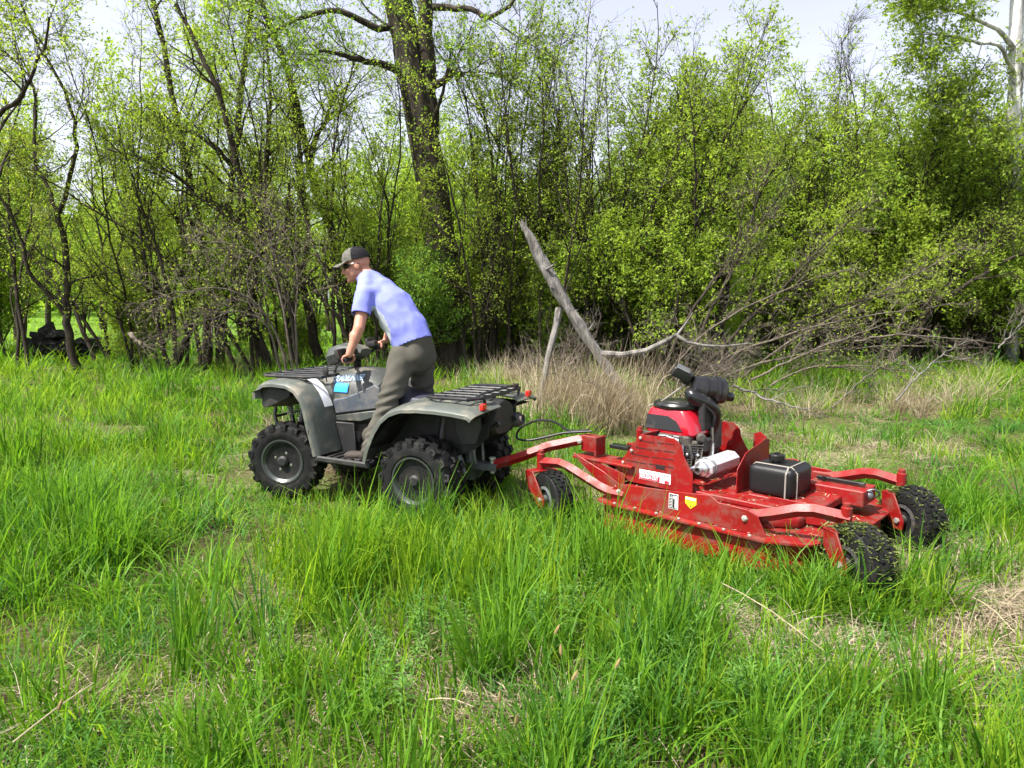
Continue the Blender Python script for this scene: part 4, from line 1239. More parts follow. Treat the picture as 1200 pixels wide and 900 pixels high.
def make_tyre(Rw, W, nl, lug):
    """knobby balloon tyre about the y axis"""
    bb = B()
    h = W / 2
    prof = [(Rw * .52, -h * .78), (Rw * .62, -h * .98), (Rw * .78, -h * 1.0), (Rw * .89, -h * .92), (Rw * .935, -h * .72), (Rw * .95, -h * .3), (Rw * .95, h * .3), (Rw * .935, h * .72), (Rw * .89, h * .92), (Rw * .78, h * 1.0), (Rw * .62, h * .98), (Rw * .52, h * .78)]
    bb.lathe(prof, axis=(0, 1, 0), seg=32)
    for k in range(nl):
        for row, (yy, sk) in enumerate(((-.78, .35), (-.28, -.3), (.28, .3), (.78, -.35))):
            a = 2 * PI * (k + (.5 if row in (1, 3) else 0)) / nl
            rr = Rw * (.955 if abs(yy) < .5 else .925)
            c = (rr * math.cos(a), yy * h, rr * math.sin(a))
            M = Matrix.Translation(c) @ Matrix.Rotation(-a, 4, 'Y') @ Matrix.Rotation(sk, 4, 'X')
            t = bmesh.new(); bmesh.ops.create_cube(t, size=1.0, matrix=Matrix.Diagonal((lug, W * .24, Rw * 2 * PI / nl * .52, 1)))
            for v in t.verts:
                if v.co.x > 0: v.co.y *= .8; v.co.z *= .8
            bb._merge(t, M)
            if abs(yy) > .5:        # shoulder lug running down the side wall
                c = (Rw * .87 * math.cos(a), math.copysign(h * .95, yy), Rw * .87 * math.sin(a))
                t = bmesh.new(); bmesh.ops.create_cube(t, size=1.0, matrix=Matrix.Diagonal((Rw * .12, .018, Rw * 2 * PI / nl * .42, 1)))
                bb._merge(t, Matrix.Translation(c) @ Matrix.Rotation(-a, 4, 'Y'))
    return bb


def make_rim(Rr, h, out):
    """pressed steel wheel, dished on the outer side (out = +1 left, -1 right)"""
    bb = B()
    p = [(Rr * 1.02, -h), (Rr * 1.08, -h * 1.02), (Rr * 1.08, -h * .9), (Rr * .93, -h * .75), (Rr * .90, h * .70), (Rr * 1.05, h * .92), (Rr * 1.10, h * 1.05), (Rr * 1.02, h * 1.05), (Rr * .90, h * .85), (Rr * .86, h * .35), (Rr * .60, h * .42), (Rr * .48, h * .55), (Rr * .30, h * .50), (Rr * .28, h * .78), (Rr * .20, h * .82), (.002, h * .82)]
    bb.lathe([(a, b_ * out) for a, b_ in p], axis=(0, 1, 0), seg=28)
    return bb


tyre_f = make_tyre(.310, .20, 17, .026).mesh('tyre', RUBBER)
tyre_r = make_tyre(.312, .255, 17, .030).mesh('tyre', RUBBER)
lug_me = B().lathe([(.018, 0), (.018, .014), (.010, .026), (.001, .027)], axis=(0, 1, 0), seg=8).mesh('lug_nut', CHROME)
for nm, x, y, me, steer in (('f', 1.27, .42, tyre_f, R(14)), ('f', 1.27, -.42, tyre_f, R(14)), ('r', 0, .41, tyre_r, 0), ('r', 0, -.41, tyre_r, 0)):
    w = link_mesh('wheel', me, atv)
    w.location = (x, y, .307); w.rotation_euler = (0, random.Random(x + y).uniform(0, .4), steer)
    o = 1 if y > 0 else -1
    rim = make_rim(.165, .095 if nm == 'f' else .122, o).obj('rim', RIM, w)
    hub = B().lathe([(.045, 0), (.045, .035), (.03, .05), (.001, .05)], c=(0, (.055 if nm == 'f' else .07) * o, 0), axis=(0, o, 0), seg=16).obj('hub', BLACKP, w)
    for k in range(8):
        a = PI / 8 + k * PI / 4
        B().lathe([(.018, 0), (.014, .004), (.001, .005)], (.122 * math.cos(a), (.0365 if nm == 'f' else .0468) * o, .122 * math.sin(a)), (0, o, 0), 10).obj('rim_hole', BLACKP, w)
    for k in range(4):
        a = PI / 4 + k * PI / 2
        l = link_mesh('lug_nut', lug_me, w)
        l.location = (.072 * math.cos(a), (.054 if nm == 'f' else .067) * o, .072 * math.sin(a))
        if o < 0: l.rotation_euler = (0, 0, PI)


def fender(path, y_in, y_out, th=.012, lip=.035, crown=.03, name='fender', m=PLASTL, par=None, taper=None):
    """sheet swept along an arch in x-z; crown lifts the inner edge; the outer edge turns down as a lip"""
    n = len(path)
    for s in (1, -1):
        rings = []
        for i, (x, z) in enumerate(path):
            a, c = path[max(i - 1, 0)], path[min(i + 1, n - 1)]
            tx, tz = c[0] - a[0], c[1] - a[1]
            L = math.hypot(tx, tz); nxx, nzz = tz / L, -tx / L           # outward normal of the arch
            if nzz < 0 and abs(nzz) > .2 or (abs(nzz) <= .2 and False): nxx, nzz = -nxx, -nzz
            yo = y_out if taper is None else y_out - taper[i]
            top = [(y_in, crown), ((y_in + yo) / 2, crown * .85), (yo - .05, crown * .35), (yo - .012, 0), (yo, -.012), (yo + .002, -lip)]
            bot = [(yo - .010, -lip), (yo - .014, -.018), (yo - .055, crown * .35 - th), ((y_in + yo) / 2, crown * .85 - th), (y_in, crown - th)]
            rings.append([Vector((x + nxx * h_, s * y_, z + nzz * h_)) for y_, h_ in top + bot])
        B().loft(rings).obj(name, m, par or atv)


F_PATH = [(1.47, .80), (1.475, .85), (1.455, .905), (1.40, .935), (1.30, .945), (1.16, .94), (1.07, .905), (1.00, .83), (.965, .74), (.94, .64), (.91, .54), (.885, .46), (.87, .40)]
# arch normals must point outward: up on top, forward at the nose, backward at the rear flap
fender(F_PATH[::-1], .20, .545, name='front_fender')
R_PATH = [(.43, .42), (.40, .52), (.345, .64), (.28, .735), (.20, .80), (.10, .838), (-.05, .853), (-.20, .855), (-.34, .85), (-.46, .838), (-.495, .815)]
fender(R_PATH, .15, .565, name='rear_fender', crown=.035)
# dark inner wheel arches
for s in (1, -1):
    B().loft([[Vector((x, s * y_, z)) for x, z in [(.40, .50), (.33, .62), (.24, .72), (.10, .79), (-.2, .80), (-.46, .79)]] for y_ in (.155, .50)], cap=False, ring_closed=False).obj('wheel_arch', BLACKP, atv)
    B().loft([[Vector((x, s * y_, z)) for x, z in [(1.50, .80), (1.42, .885), (1.18, .885), (1.04, .80), (.97, .66), (.92, .48)]] for y_ in (.17, .50)], cap=False, ring_closed=False).obj('wheel_arch', BLACKP, atv)


def sup(hw, zt, zb, e=3.0, k=20, x=0, ywide=None):
    """superellipse body section"""
    out = []
    cz, hz = (zt + zb) / 2, (zt - zb) / 2
    for i in range(k):
        a = 2 * PI * i / k
        c, s_ = math.cos(a), math.sin(a)
        yy = math.copysign(abs(c) ** (2 / e), c) * hw
        zz = math.copysign(abs(s_) ** (2 / e), s_) * hz
        if zz > 0: yy *= 1 - .35 * (zz / hz) ** 2
        out.append(Vector((x, yy, cz + zz)))
    return out


B().loft([sup(.12, .93, .80, x=1.50), sup(.22, .955, .74, x=1.42), sup(.25, .97, .70, x=1.25), sup(.255, 1.0, .66, x=1.08), sup(.26, 1.035, .62, x=.95), sup(.255, 1.055, .60, x=.80), sup(.24, 1.045, .60, x=.66), sup(.205, .985, .60, x=.54), sup(.17, .91, .62, x=.44)]).obj('tank_cover', PLAST, atv)
for s in (1, -1):
    # blue-grey side panel, lower dark panel, leg guard
    B().prism([(.93, .80), (.80, .83), (.66, .885), (.52, .95), (.47, .92), (.47, .765), (.905, .685)], .03, (0, s * .258, 0), bev=.01).obj('side_panel', PANEL, atv)
    B().prism([(.47, .757), (.905, .677), (.905, .63), (.66, .645), (.52, .69), (.46, .72)], .024, (0, s * .256, 0), bev=.008).obj('side_panel', PLAST, atv)
    B().prism([(.72, .63), (.905, .625), (.96, .70), (.95, .50), (.89, .39), (.70, .39)], .02, (0, s * .27, 0), bev=.006).obj('lower_panel', BLACKP, atv)
    B().prism([(-.07, .39), (.20, .39), (.22, .60), (-.02, .82), (-.07, .82)], .014, (.885, s * .33, 0), u=(0, s, 0), v=(.10, 0, 1), bev=.004).obj('lower_panel', BLACKP, atv)
    B().prism([(.93, .46), (1.02, .40), (1.22, .42), (1.30, .60), (1.30, .80), (1.46, .80), (1.46, .875), (1.18, .885), (1.02, .80)], .008, (0, s * .175, 0)).obj('inner_wall', BLACKP, atv)
    B().prism([(.38, .50), (.30, .44), (-.16, .44), (-.34, .52), (-.44, .62), (-.46, .80), (-.2, .81), (.10, .80), (.24, .73)], .008, (0, s * .205, 0)).obj('inner_wall', BLACKP, atv)
    # foot board with curb, and the engine in the gap
    fb = B().box((.64, s * .385, .365), (.50, .27, .03), bev=.008)
    fb.box((.64, s * .525, .378), (.52, .03, .045), bev=.01)
    for k in range(6): fb.box((.46 + k * .07, s * .385, .386), (.018, .22, .016), bev=.004)
    fb.obj('foot_board', BLACKP, atv)
    B().lathe([(.075, 0), (.075, .03), (.062, .05), (.045, .058), (.001, .06)], (.60, s * .20, .53), (0, s, 0), 20).obj('engine_cover', ENGINE, atv)
    B().lathe([(.05, 0), (.05, .03), (.035, .045), (.001, .047)], (.74, s * .20, .50), (0, s, 0), 18).obj('engine_cover', ENGINE, atv)
eng = B().box((.62, 0, .50), (.50, .40, .28), bev=.03)
eng.box((.60, 0, .62), (.22, .30, .16), bev=.02)
for k in range(6): eng.box((.56, 0, .60 + k * .022), (.26, .36, .008))
eng.obj('engine', ENGINE, atv)
fr = B()
for s in (1, -1):
    fr.tube([(1.50, s * .14, .72), (1.42, s * .16, .45), (1.2, s * .17, .33), (.3, s * .17, .30), (0, s * .16, .36), (-.35, s * .15, .62), (-.5, s * .15, .72)], .019, 8)
    fr.tube([(1.42, s * .15, .78), (.9, s * .14, .72), (.3, s * .14, .74), (-.45, s * .15, .76)], .017, 8)
    fr.tube([(1.32, s * .15, .38), (1.27, s * .36, .31), (1.22, s * .15, .38)], .014, 6)
    fr.tube([(1.27, s * .17, .80), (1.27, s * .33, .38)], [.032, .026], 10)
    fr.tube([(.05, s * .15, .36), (0, s * .34, .31), (-.1, s * .15, .36)], .018, 6)
    fr.tube([(-.06, s * .17, .78), (-.04, s * .27, .36)], [.034, .03], 10)
fr.tube([(1.27, -.40, .31), (1.27, .40, .31)], .02, 8).tube([(0, -.38, .31), (0, .38, .31)], .024, 8)
fr.ball((1.27, 0, .33), (.12, .09, .10)).ball((0, .02, .33), (.13, .11, .11))
fr.obj('frame', STEEL, atv)
# front: nose, bumper, lamps and the wire radiator grille seen under the fender
B().loft([sup(.24, .90, .70, x=1.45), sup(.22, .885, .69, x=1.55), sup(.16, .86, .70, x=1.59)]).obj('nose', BLACKP, atv)
bp_ = B()
for s in (1, -1):
    bp_.tube([(1.35, s * .20, .42), (1.56, s * .22, .47), (1.60, s * .21, .62), (1.60, s * .18, .80)], .015, 8)
bp_.tube([(1.60, .18, .80), (1.615, 0, .80), (1.60, -.18, .80)], .015, 8).tube([(1.595, .21, .60), (1.61, 0, .60), (1.595, -.21, .60)], .013, 8)
bp_.obj('bumper', STEEL, atv)
for s in (1, -1):
    B().lathe([(.06, 0), (.06, .05), (.045, .062), (.001, .066)], (1.46, s * .34, .79), (1, 0, -.05), 18).obj('headlamp', BLACKP, atv)
for s in (1, -1):
    B().loft([[Vector((x, s * y_, z)) for y_, z in ((y0, z0), (y1, z0 + .03), (y1, z1), (y0, z1))] for x, y0, y1, z0, z1 in ((1.20, .20, .46, .80, .905), (1.36, .20, .50, .72, .90), (1.44, .20, .50, .70, .89), (1.485, .21, .47, .72, .86))]).obj('headlamp_housing', BLACKP, atv)
gr = B()
for k in range(9):
    gr.box((1.40, .0, .56 + k * .022), (.006, .34, .004)); gr.box((1.40, -.16 + k * .04, .65), (.006, .004, .20))
gr.obj('grille', MESHG, atv)
for s in (1, -1):      # louvre screen closing the fender's inner side
    g2 = B()
    for k in range(9):
        g2.box((1.40, s * .185, .63 + k * .018), (.17, .004, .005)); g2.box((1.32 + k * .02, s * .185, .70), (.004, .004, .16))
    g2.obj('inner_screen', MESHG, atv)

# seat
def seat_sec(x, hw, zt, zb):
    return [Vector((x, y_, z_)) for y_, z_ in [(-hw, zb), (-hw * 1.02, zt - .045), (-hw * .92, zt - .018), (-hw * .6, zt - .002), (0, zt), (hw * .6, zt - .002), (hw * .92, zt - .018), (hw * 1.02, zt - .045), (hw, zb)]]


B().loft([seat_sec(.57, .10, .95, .86), seat_sec(.50, .135, .925, .80), seat_sec(.40, .155, .89, .76), seat_sec(.28, .165, .868, .75), (seat_sec(.10, .18, .868, .75)), seat_sec(-.10, .185, .885, .76), seat_sec(-.24, .18, .893, .78), seat_sec(-.32, .16, .885, .80)]).obj('seat', SEATM, atv)

# racks
rk = B()
zf = .985
for s in (1, -1):
    rk.tube([(.98, s * .33, zf), (1.10, s * .40, zf), (1.50, s * .40, zf - .012), (1.575, s * .34, zf - .015)], .013, 8)
    rk.tube([(1.42, s * .30, zf - .01), (1.42, s * .24, .93)], .011, 6); rk.tube([(1.12, s * .30, zf - .01), (1.12, s * .22, .95)], .011, 6)
rk.tube([(1.575, .34, zf - .015), (1.585, 0, zf - .015), (1.575, -.34, zf - .015)], .013, 8).tube([(.98, .33, zf), (.96, 0, zf + .012), (.98, -.33, zf)], .013, 8)
for y_ in (-.27, -.135, 0, .135, .27): rk.tube([(.97, y_, zf + .004), (1.58, y_, zf - .012)], .0095, 6)
for x_ in (1.12, 1.28, 1.44): rk.box((x_, 0, zf - .014), (.03, .78, .012), bev=.003)
rk.obj('front_rack', STEEL, atv)
rk = B()
zr = .912
for s in (1, -1):
    rk.tube([(.0, s * .26, zr - .012), (-.02, s * .36, zr - .004), (-.10, s * .405, zr), (-.37, s * .405, zr + .006), (-.44, s * .33, zr + .008)], .013, 8)
    rk.tube([(-.45, s * .30, zr), (-.45, s * .24, .80), (-.40, s * .20, .72)], .012, 8)
    rk.tube([(-.12, s * .33, zr - .005), (-.12, s * .33, .87)], .011, 6)
    rk.tube([(-.39, s * .36, zr), (-.44, s * .30, zr + .04), (-.455, s * .10, zr + .045)], .010, 6)
rk.tube([(-.44, .33, zr + .008), (-.455, 0, zr + .008), (-.44, -.33, zr + .008)], .013, 8).tube([(0, .26, zr - .012), (-.01, 0, zr - .01), (0, -.26, zr - .012)], .011, 8)
rk.tube([(-.455, .10, zr + .045), (-.455, -.10, zr + .045)], .010, 6)
for y_ in (-.26, -.13, 0, .13, .26): rk.tube([(-.02, y_, zr - .002), (-.25, y_, zr + .004), (-.445, y_, zr + .008)], .009, 6)
for x_ in (-.12, -.25, -.37): rk.tube([(x_, .40, zr - .004), (x_, -.40, zr - .004)], .010, 6)
rk.obj('rear_rack', STEEL, atv)

# tail
B().loft([sup(.17, .87, .62, x=-.30), sup(.19, .875, .60, x=-.40), sup(.16, .86, .62, x=-.47)]).obj('tail_panel', BLACKP, atv)
for s in (1, -1):
    B().box((-.492, s * .39, .872), (.03, .065, .045), bev=.008, seg=2).obj('tail_light', REDL, atv)
    B().prism([(-.22, .80), (-.42, .815), (-.43, .70), (-.39, .58), (-.28, .56), (-.22, .66)], .012, (0, s * .30, 0), bev=.004).obj('mud_guard', BLACKP, atv)
ex = B().tube([(-.05, -.20, .60), (-.25, -.24, .64), (-.34, -.25, .665)], .028, 10)
ex.lathe([(.03, 0), (.066, .015), (.06, .03), (.06, .13), (.05, .15), (.04, .155), (.04, .17), (.03, .172), (.03, .15), (.001, .15)], (-.34, -.25, .665), (-1, -.03, .12), 20)
ex.obj('exhaust', GREYM, atv)
hc = B().box((-.31, 0, .365), (.22, .075, .012), bev=.002).box((-.31, .036, .345), (.22, .008, .05)).box((-.31, -.036, .345), (.22, .008, .05))
hc.lathe([(.012, 0), (.012, .05), (.018, .05), (.018, .062), (.001, .064)], (-.37, 0, .34), (0, 0, 1), 10).box((-.18, 0, .42), (.05, .10, .12), bev=.01)
hc.tube([(-.22, .10, .60), (-.26, .06, .37)], .012, 6).tube([(-.22, -.10, .60), (-.26, -.06, .37)], .012, 6)
hc.obj('hitch', GREYM, atv)
sk = B().tube([(-.10, .13, .50), (-.16, .14, .40), (-.20, .13, .30)], .02, 8).box((-.16, .14, .42), (.03, .05, .14), rot=(0, .4, 0), bev=.006)
sk.obj('brake_caliper', GREYM, atv)

# handlebars, turned a little to the left
HL, HR = Vector((.70, .40, 1.135)), Vector((.885, -.36, 1.205))
hb = B().tube([HL, HL.lerp(HR, .17) + Vector((0, 0, 0)), Vector((.86, .12, 1.10)), Vector((.90, -.08, 1.11)), HL.lerp(HR, .83), HR], .012, 10)
hb.tube([(.90, 0, 1.0), (.87, .02, 1.10)], .03, 10).tube([(.845, .16, 1.145), (.895, -.12, 1.165)], .011, 8)
hb.obj('handlebar', STEEL, atv)
gd = (HR - HL).normalized()
for e, sgn in ((HL, 1), (HR, -1)):
    g = B().lathe([(.0165, 0), (.019, .005), (.017, .02), (.017, .115), (.021, .12), (.021, .128), (.001, .13)], e - gd * 0.0 * sgn, gd * sgn, 14)
    g.obj('grip', BLACKP, atv)
    c = e + gd * sgn * .15
    lv = B().box(c, (.05, .045, .04), bev=.008).tube([c + Vector((.03, 0, 0)), c + Vector((.075, 0, -.005)), e + gd * sgn * .03 + Vector((.075, 0, -.012)), e + gd * sgn * -.02 + Vector((.065, 0, -.012))], [.008, .008, .007, .006], 8)
    lv.obj('lever', BLACKP, atv)
# instrument pod with the lamp
B().loft([[Vector((x, y_ * w_, z)) for y_, z in zip((-1, -.8, 0, .8, 1, .8, 0, -.8), (zc, zc + h_ * .8, zc + h_, zc + h_ * .8, zc, zc - h_ * .8, zc - h_, zc - h_ * .8))] for x, w_, zc, h_ in ((.80, .07, 1.17, .03), (.88, .12, 1.17, .06), (1.0, .15, 1.155, .085), (1.08, .145, 1.13, .085), (1.115, .12, 1.115, .07))]).obj('lamp_pod', PLAST, atv)
B().loft([[Vector((x, y_ * w_, z)) for y_, z in zip((-1, -.7, .7, 1, .7, -.7), (zc, zc + h_, zc + h_, zc, zc - h_, zc - h_))] for x, w_, zc, h_ in ((1.105, .11, 1.113, .062), (1.13, .10, 1.107, .052), (1.136, .08, 1.105, .038))]).obj('lamp_glass', BLACKP, atv)
B().tube([(.86, .10, 1.12), (.98, .14, 1.06), (1.05, .10, 1.0)], .007, 6).tube([(.80, .25, 1.13), (.93, .22, 1.06), (1.0, .14, 1.0)], .006, 6).tube([(.87, -.2, 1.17), (1.0, -.16, 1.10), (1.02, -.1, 1.0)], .006, 6).obj('cables', BLACKP, atv)
for s in (1, -1):
    e = HL if s > 0 else HR
    B().box(e + gd * s * .10 + Vector((.085, 0, .03)), (.035, .17, .085), rot=(0, .3, .25), bev=.014, seg=2).obj('hand_guard', BLACKP, atv)
    B().box(e + gd * s * .185 + Vector((.02, 0, .035)), (.07, .08, .05), rot=(0, .2, .25), bev=.012, seg=2).obj('switch_box', BLACKP, atv)
# small black paddle on a stem beside the tank, decals
B().tube([(.985, .27, .94), (.985, .28, 1.0)], .005, 6).ball((.985, .282, 1.03), (.030, .014, .045), u=12, v=8).obj('reflector', BLACKP, atv)


def tank_y(x, z):
    """half-width of the tank cover at (x, z)"""
    xs = [.44, .54, .66, .80, .95, 1.08]
    hw = np.interp(x, xs, [.17, .205, .24, .255, .26, .255]); zt = np.interp(x, xs, [.91, .985, 1.045, 1.055, 1.035, 1.0]); zb = np.interp(x, xs, [.62, .60, .60, .60, .62, .66])
    hz, cz = (zt - zb) / 2, (zt + zb) / 2
    q_ = np.clip((z - cz) / hz, 0, .985)
    return hw * (1 - q_ ** 3) ** (1 / 3) * (1 - .35 * q_ ** 2)


gx_, gz_ = np.linspace(.925, .795, 8), np.linspace(.865, .935, 6)
XX, ZZ = np.meshgrid(gx_, gz_)
YY = tank_y(XX, ZZ) + .004
Vd = np.stack([XX, YY, ZZ], -1).reshape(-1, 3)
Fd = np.array([[j * 8 + i, j * 8 + i + 1, (j + 1) * 8 + i + 1, (j + 1) * 8 + i] for j in range(5) for i in range(7)])
link_mesh('sticker', np_mesh('sticker', Vd, Fd, BLUE, smooth=True), atv)
tx_ = text_mesh('lettering', 'QUADRUNNER', .062, BLUETXT, atv, (.825, 0, .972), (-1, 0, .10), (.10, 0, 1), shear=.25, bold=.0012, width=.27)
for v in tx_.data.vertices: v.co.y = float(tank_y(v.co.x, v.co.z)) + .011
tag_path = [(1.15, .9445), (1.10, .922), (1.055, .888), (1.015, .845), (.985, .79), (.965, .74)]
dl = B(); rr = []
for i, (x, z) in enumerate(tag_path):
    a_, c_ = tag_path[max(i - 1, 0)], tag_path[min(i + 1, 5)]
    tx, tz = c_[0] - a_[0], c_[1] - a_[1]; L_ = math.hypot(tx, tz); n_x, n_z = tz / L_, -tx / L_
    rr.append([Vector((x + n_x * (.036 + .0008 * k_), y_, z + n_z * (.036 + .0008 * k_))) for y_, k_ in ((.265, 1), (.365, 1), (.365, 0), (.265, 0))])
lab_o = dl.loft(rr).obj('warning_label', WHITE, atv)

# ================================================================ towed rough-cut mower
RED = mat('mower_red', (0.205, 0.005, 0.005), 0.42, var=.16, var_scale=5, dirt=(0.13, 0.055, 0.04), dirt_amt=.42, dirt_scale=11, bump=.06, bump_scale=90, spec=.4)
REDH = mat('engine_shroud_red', (0.42, 0.008, 0.020), 0.22, coat=.5, dirt=(0.3, 0.04, 0.04), dirt_amt=.12)
BLK = mat('gloss_black', (0.010, 0.010, 0.011), 0.28, dirt=(0.06, 0.055, 0.05), dirt_amt=.2)
TANKB = mat('tank_black', (0.008, 0.008, 0.009), 0.45, spec=.35, bump=.12, bump_scale=180)
SLOT = mat('slot_dark', (0.012, 0.004, 0.004), 0.9)
ZINC = mat('zinc_bolt', (0.55, 0.55, 0.50), 0.4, 0.7)
MUFF = mat('muffler_bright', (0.66, 0.66, 0.68), 0.35, 0.55, dirt=(0.34, 0.27, 0.22), dirt_amt=.3)
YEL = mat('decal_yellow', (0.85, 0.62, 0.02), 0.4)
DBLK = mat('decal_black', (0.012, 0.012, 0.014), 0.4)
DRED = mat('decal_red', (0.55, 0.02, 0.04), 0.4)
ROPE = mat('cord_white', (0.24, 0.22, 0.19), 0.8)
CLIP = leaf_mat('grass_clippings', (0.03, 0.045, 0.012), (0.15, 0.19, 0.05), trans=.2, rnd=.1)

mow = empty('towed_mower', (MOW_P[0], MOW_P[1], 0), MOW_P[2])
tag(mow, 'red towed rough-cut mower with engine, black fuel tank and caster wheels', 'mower')

# deck: plan outline with clipped corners, skirt below, flange between
PLAN = [(.68, .50), (.64, .665), (.56, .70), (-.52, .70), (-.72, .60), (-.86, .34), (-.86, -.34), (-.72, -.60), (-.52, -.70), (.56, -.70), (.64, -.665), (.68, -.50)]
B().prism(PLAN, .012, (0, 0, .255), u=(1, 0, 0), v=(0, 1, 0), bev=.003).obj('deck_plate', RED, mow)
ins = [(x * .975, y * .97) for x, y in PLAN]
n_ = len(ins)
sk = B()
rings = []
for (x, y) in ins:
    ox, oy = x * .985, y * .985
    rings.append([Vector((x, y, .25)), Vector((x * 1.01, y * 1.012, .07)), Vector((ox, oy, .07)), Vector((ox, oy, .25))])
sk.loft(rings, cap=False, closed=True).obj('skirt', RED, mow)
fl = B()
rings = []
for (x, y) in PLAN:
    rings.append([Vector((x, y, .262)), Vector((x * 1.03, y * 1.035, .258)), Vector((x * 1.03, y * 1.035, .246)), Vector((x, y, .249))])
fl.loft(rings, cap=False, closed=True).obj('flange', RED, mow)
for s in (1, -1):
    B().prism([(.56, .262), (.56, .345), (.50, .385), (.26, .405), (-.02, .425), (-.16, .44), (-.22, .405), (-.40, .40), (-.46, .375), (-.52, .262)], .010, (0, s * .66, 0), bev=.002).obj('side_rail', RED, mow)
    B().prism([(.50, -.02), (.26, -.02), (-.02, -.02), (-.16, -.02), (-.16, .02), (-.02, .02), (.26, .02), (.50, .02)], .008, (0, s * .64, .405), u=(1, 0, -.085), v=(0, 1, 0)).obj('rail_lip', RED, mow)
bolt_me = B().lathe([(.020, 0), (.020, .004), (.015, .004), (.015, .013), (.011, .016), (.001, .016)], axis=(0, 1, 0), seg=6).mesh('bolt', ZINC)
small_me = B().lathe([(.011, 0), (.011, .008), (.006, .011), (.001, .011)], axis=(0, 1, 0), seg=6).mesh('bolt', ZINC)


def bolt(p, n=(0, 1, 0), me=bolt_me):
    o = link_mesh('bolt', me, mow)
    o.location = p; o.rotation_euler = Vector((0, 1, 0)).rotation_difference(Vector(n)).to_euler()


for s in (1, -1):
    for x, z in ((.50, .335), (-.385, .345)): bolt((x, s * .665, z), (0, s, 0))
    for x in (.50, .34, .18, .02, -.12, -.28, -.44): bolt((x, s * .712, .262), (0, 0, 1), small_me)
# upper deck: belt pan and cross members on top of the deck plate
B().prism([(.64, .44), (.60, .56), (-.35, .56), (-.60, .40), (-.60, -.40), (-.35, -.56), (.60, -.56), (.64, -.44)], .06, (0, 0, .295), u=(1, 0, 0), v=(0, 1, 0), bev=.008).obj('belt_pan', RED, mow)
B().box((.05, 0, .345), (1.10, .78, .035), bev=.006).obj('engine_plate', RED, mow)
B().box((-.44, 0, .350), (.46, .50, .05), bev=.006).obj('tank_tray', RED, mow)
for s in (1, -1):
    B().prism([(-.22, .33), (-.40, .40), (-.60, .40), (-.76, .29), (-.60, .275), (-.30, .30)], .010, (0, s * .30, 0), bev=.002).obj('gusset', RED, mow)
# louvred engine guard, both sides, with the sloping front sheet
LV = [(.50, .69), (.715, .40), (.68, .345), (.09, .345), (.09, .48), (.165, .60), (.175, .655), (.235, .70)]
for s in (1, -1):
    g = B().prism(LV, .006, (0, s * .42, 0), bev=.0015).obj('engine_guard', RED, mow)
    for k in range(4):
        z = .645 - k * .052
        x0 = .50 + (.69 - z) / .29 * .215 - .04
        for a, b_ in ((0, .44), (.50, .70), (.74, 1.0)):
            xa, xb = x0 + (.235 - x0) * a, x0 + (.235 - x0) * b_
            B().box(((xa + xb) / 2, s * .4215, z - (.5 * (a + b_)) * -.012), (abs(xa - xb), .005, .006)).obj('vent_slot', SLOT, g)
    B().box((.335, s * .4215, .487), (.075, .006, .034), bev=.002).obj('hand_hole', SLOT, g)
    for (x, z) in ((.505, .672), (.575, .575), (.645, .480), (.70, .41)): bolt((x - .012, s * .425, z - .005), (0, s, 0), small_me)
B().prism([(-.418, 0), (.418, 0), (.418, .36), (-.418, .36)], .006, (.715, 0, .40), u=(0, 1, 0), v=(-.60, 0, .80)).obj('front_sheet', RED, mow)
# decals on guard and rail
d1 = B().box((.375, .4245, .415), (.245, .002, .068)).obj('name_decal', WHITE, mow)
B().box((.415, .4262, .402), (.16, .002, .036)).obj('decal_band', DRED, d1)
B().box((.28, .4262, .393), (.035, .002, .018)).obj('decal_band', DRED, d1)
text_mesh('lettering', 'ROUGH CUT', .034, WHITE, d1, (.42, .4275, .402), (-1, 0, 0), (0, 0, 1), shear=.15, bold=.001, width=.145)
text_mesh('lettering', 'TRAILMOWER', .026, GREYM, d1, (.375, .4262, .434), (-1, 0, 0), (0, 0, 1), width=.22)
d2 = B().box((.085, .6665, .352), (.066, .002, .098)).obj('height_decal', WHITE, mow)
B().box((.085, .668, .352), (.058, .002, .090)).obj('decal_field', DBLK, d2)
B().box((.066, .6692, .340), (.016, .002, .056), bev=.0005).obj('decal_mark', WHITE, d2)
B().box((.072, .6694, .380), (.026, .002, .020)).obj('decal_mark', WHITE, d2)
for k in range(8): B().box((.098, .6692, .315 + k * .010), (.016 if k % 2 else .024, .002, .0028)).obj('decal_mark', WHITE, d2)
d3 = B().prism([(-.038, .030), (.038, .030), (.038, -.010), (0, -.042), (-.038, -.010)], .002, (-.035, .6665, .372)).obj('warning_decal', YEL, mow)
B().box((-.035, .6682, .392), (.070, .002, .014)).obj('decal_band', WHITE, d3)
B().lathe([(.005, 0), (.005, .001), (.001, .0012)], (-.035, .668, .345), (0, 1, 0), 8).obj('decal_mark', DBLK, d3)
text_mesh('lettering', 'WARNING', .013, DRED, d3, (-.035, .6696, .392), (-1, 0, 0), (0, 0, 1), width=.060)

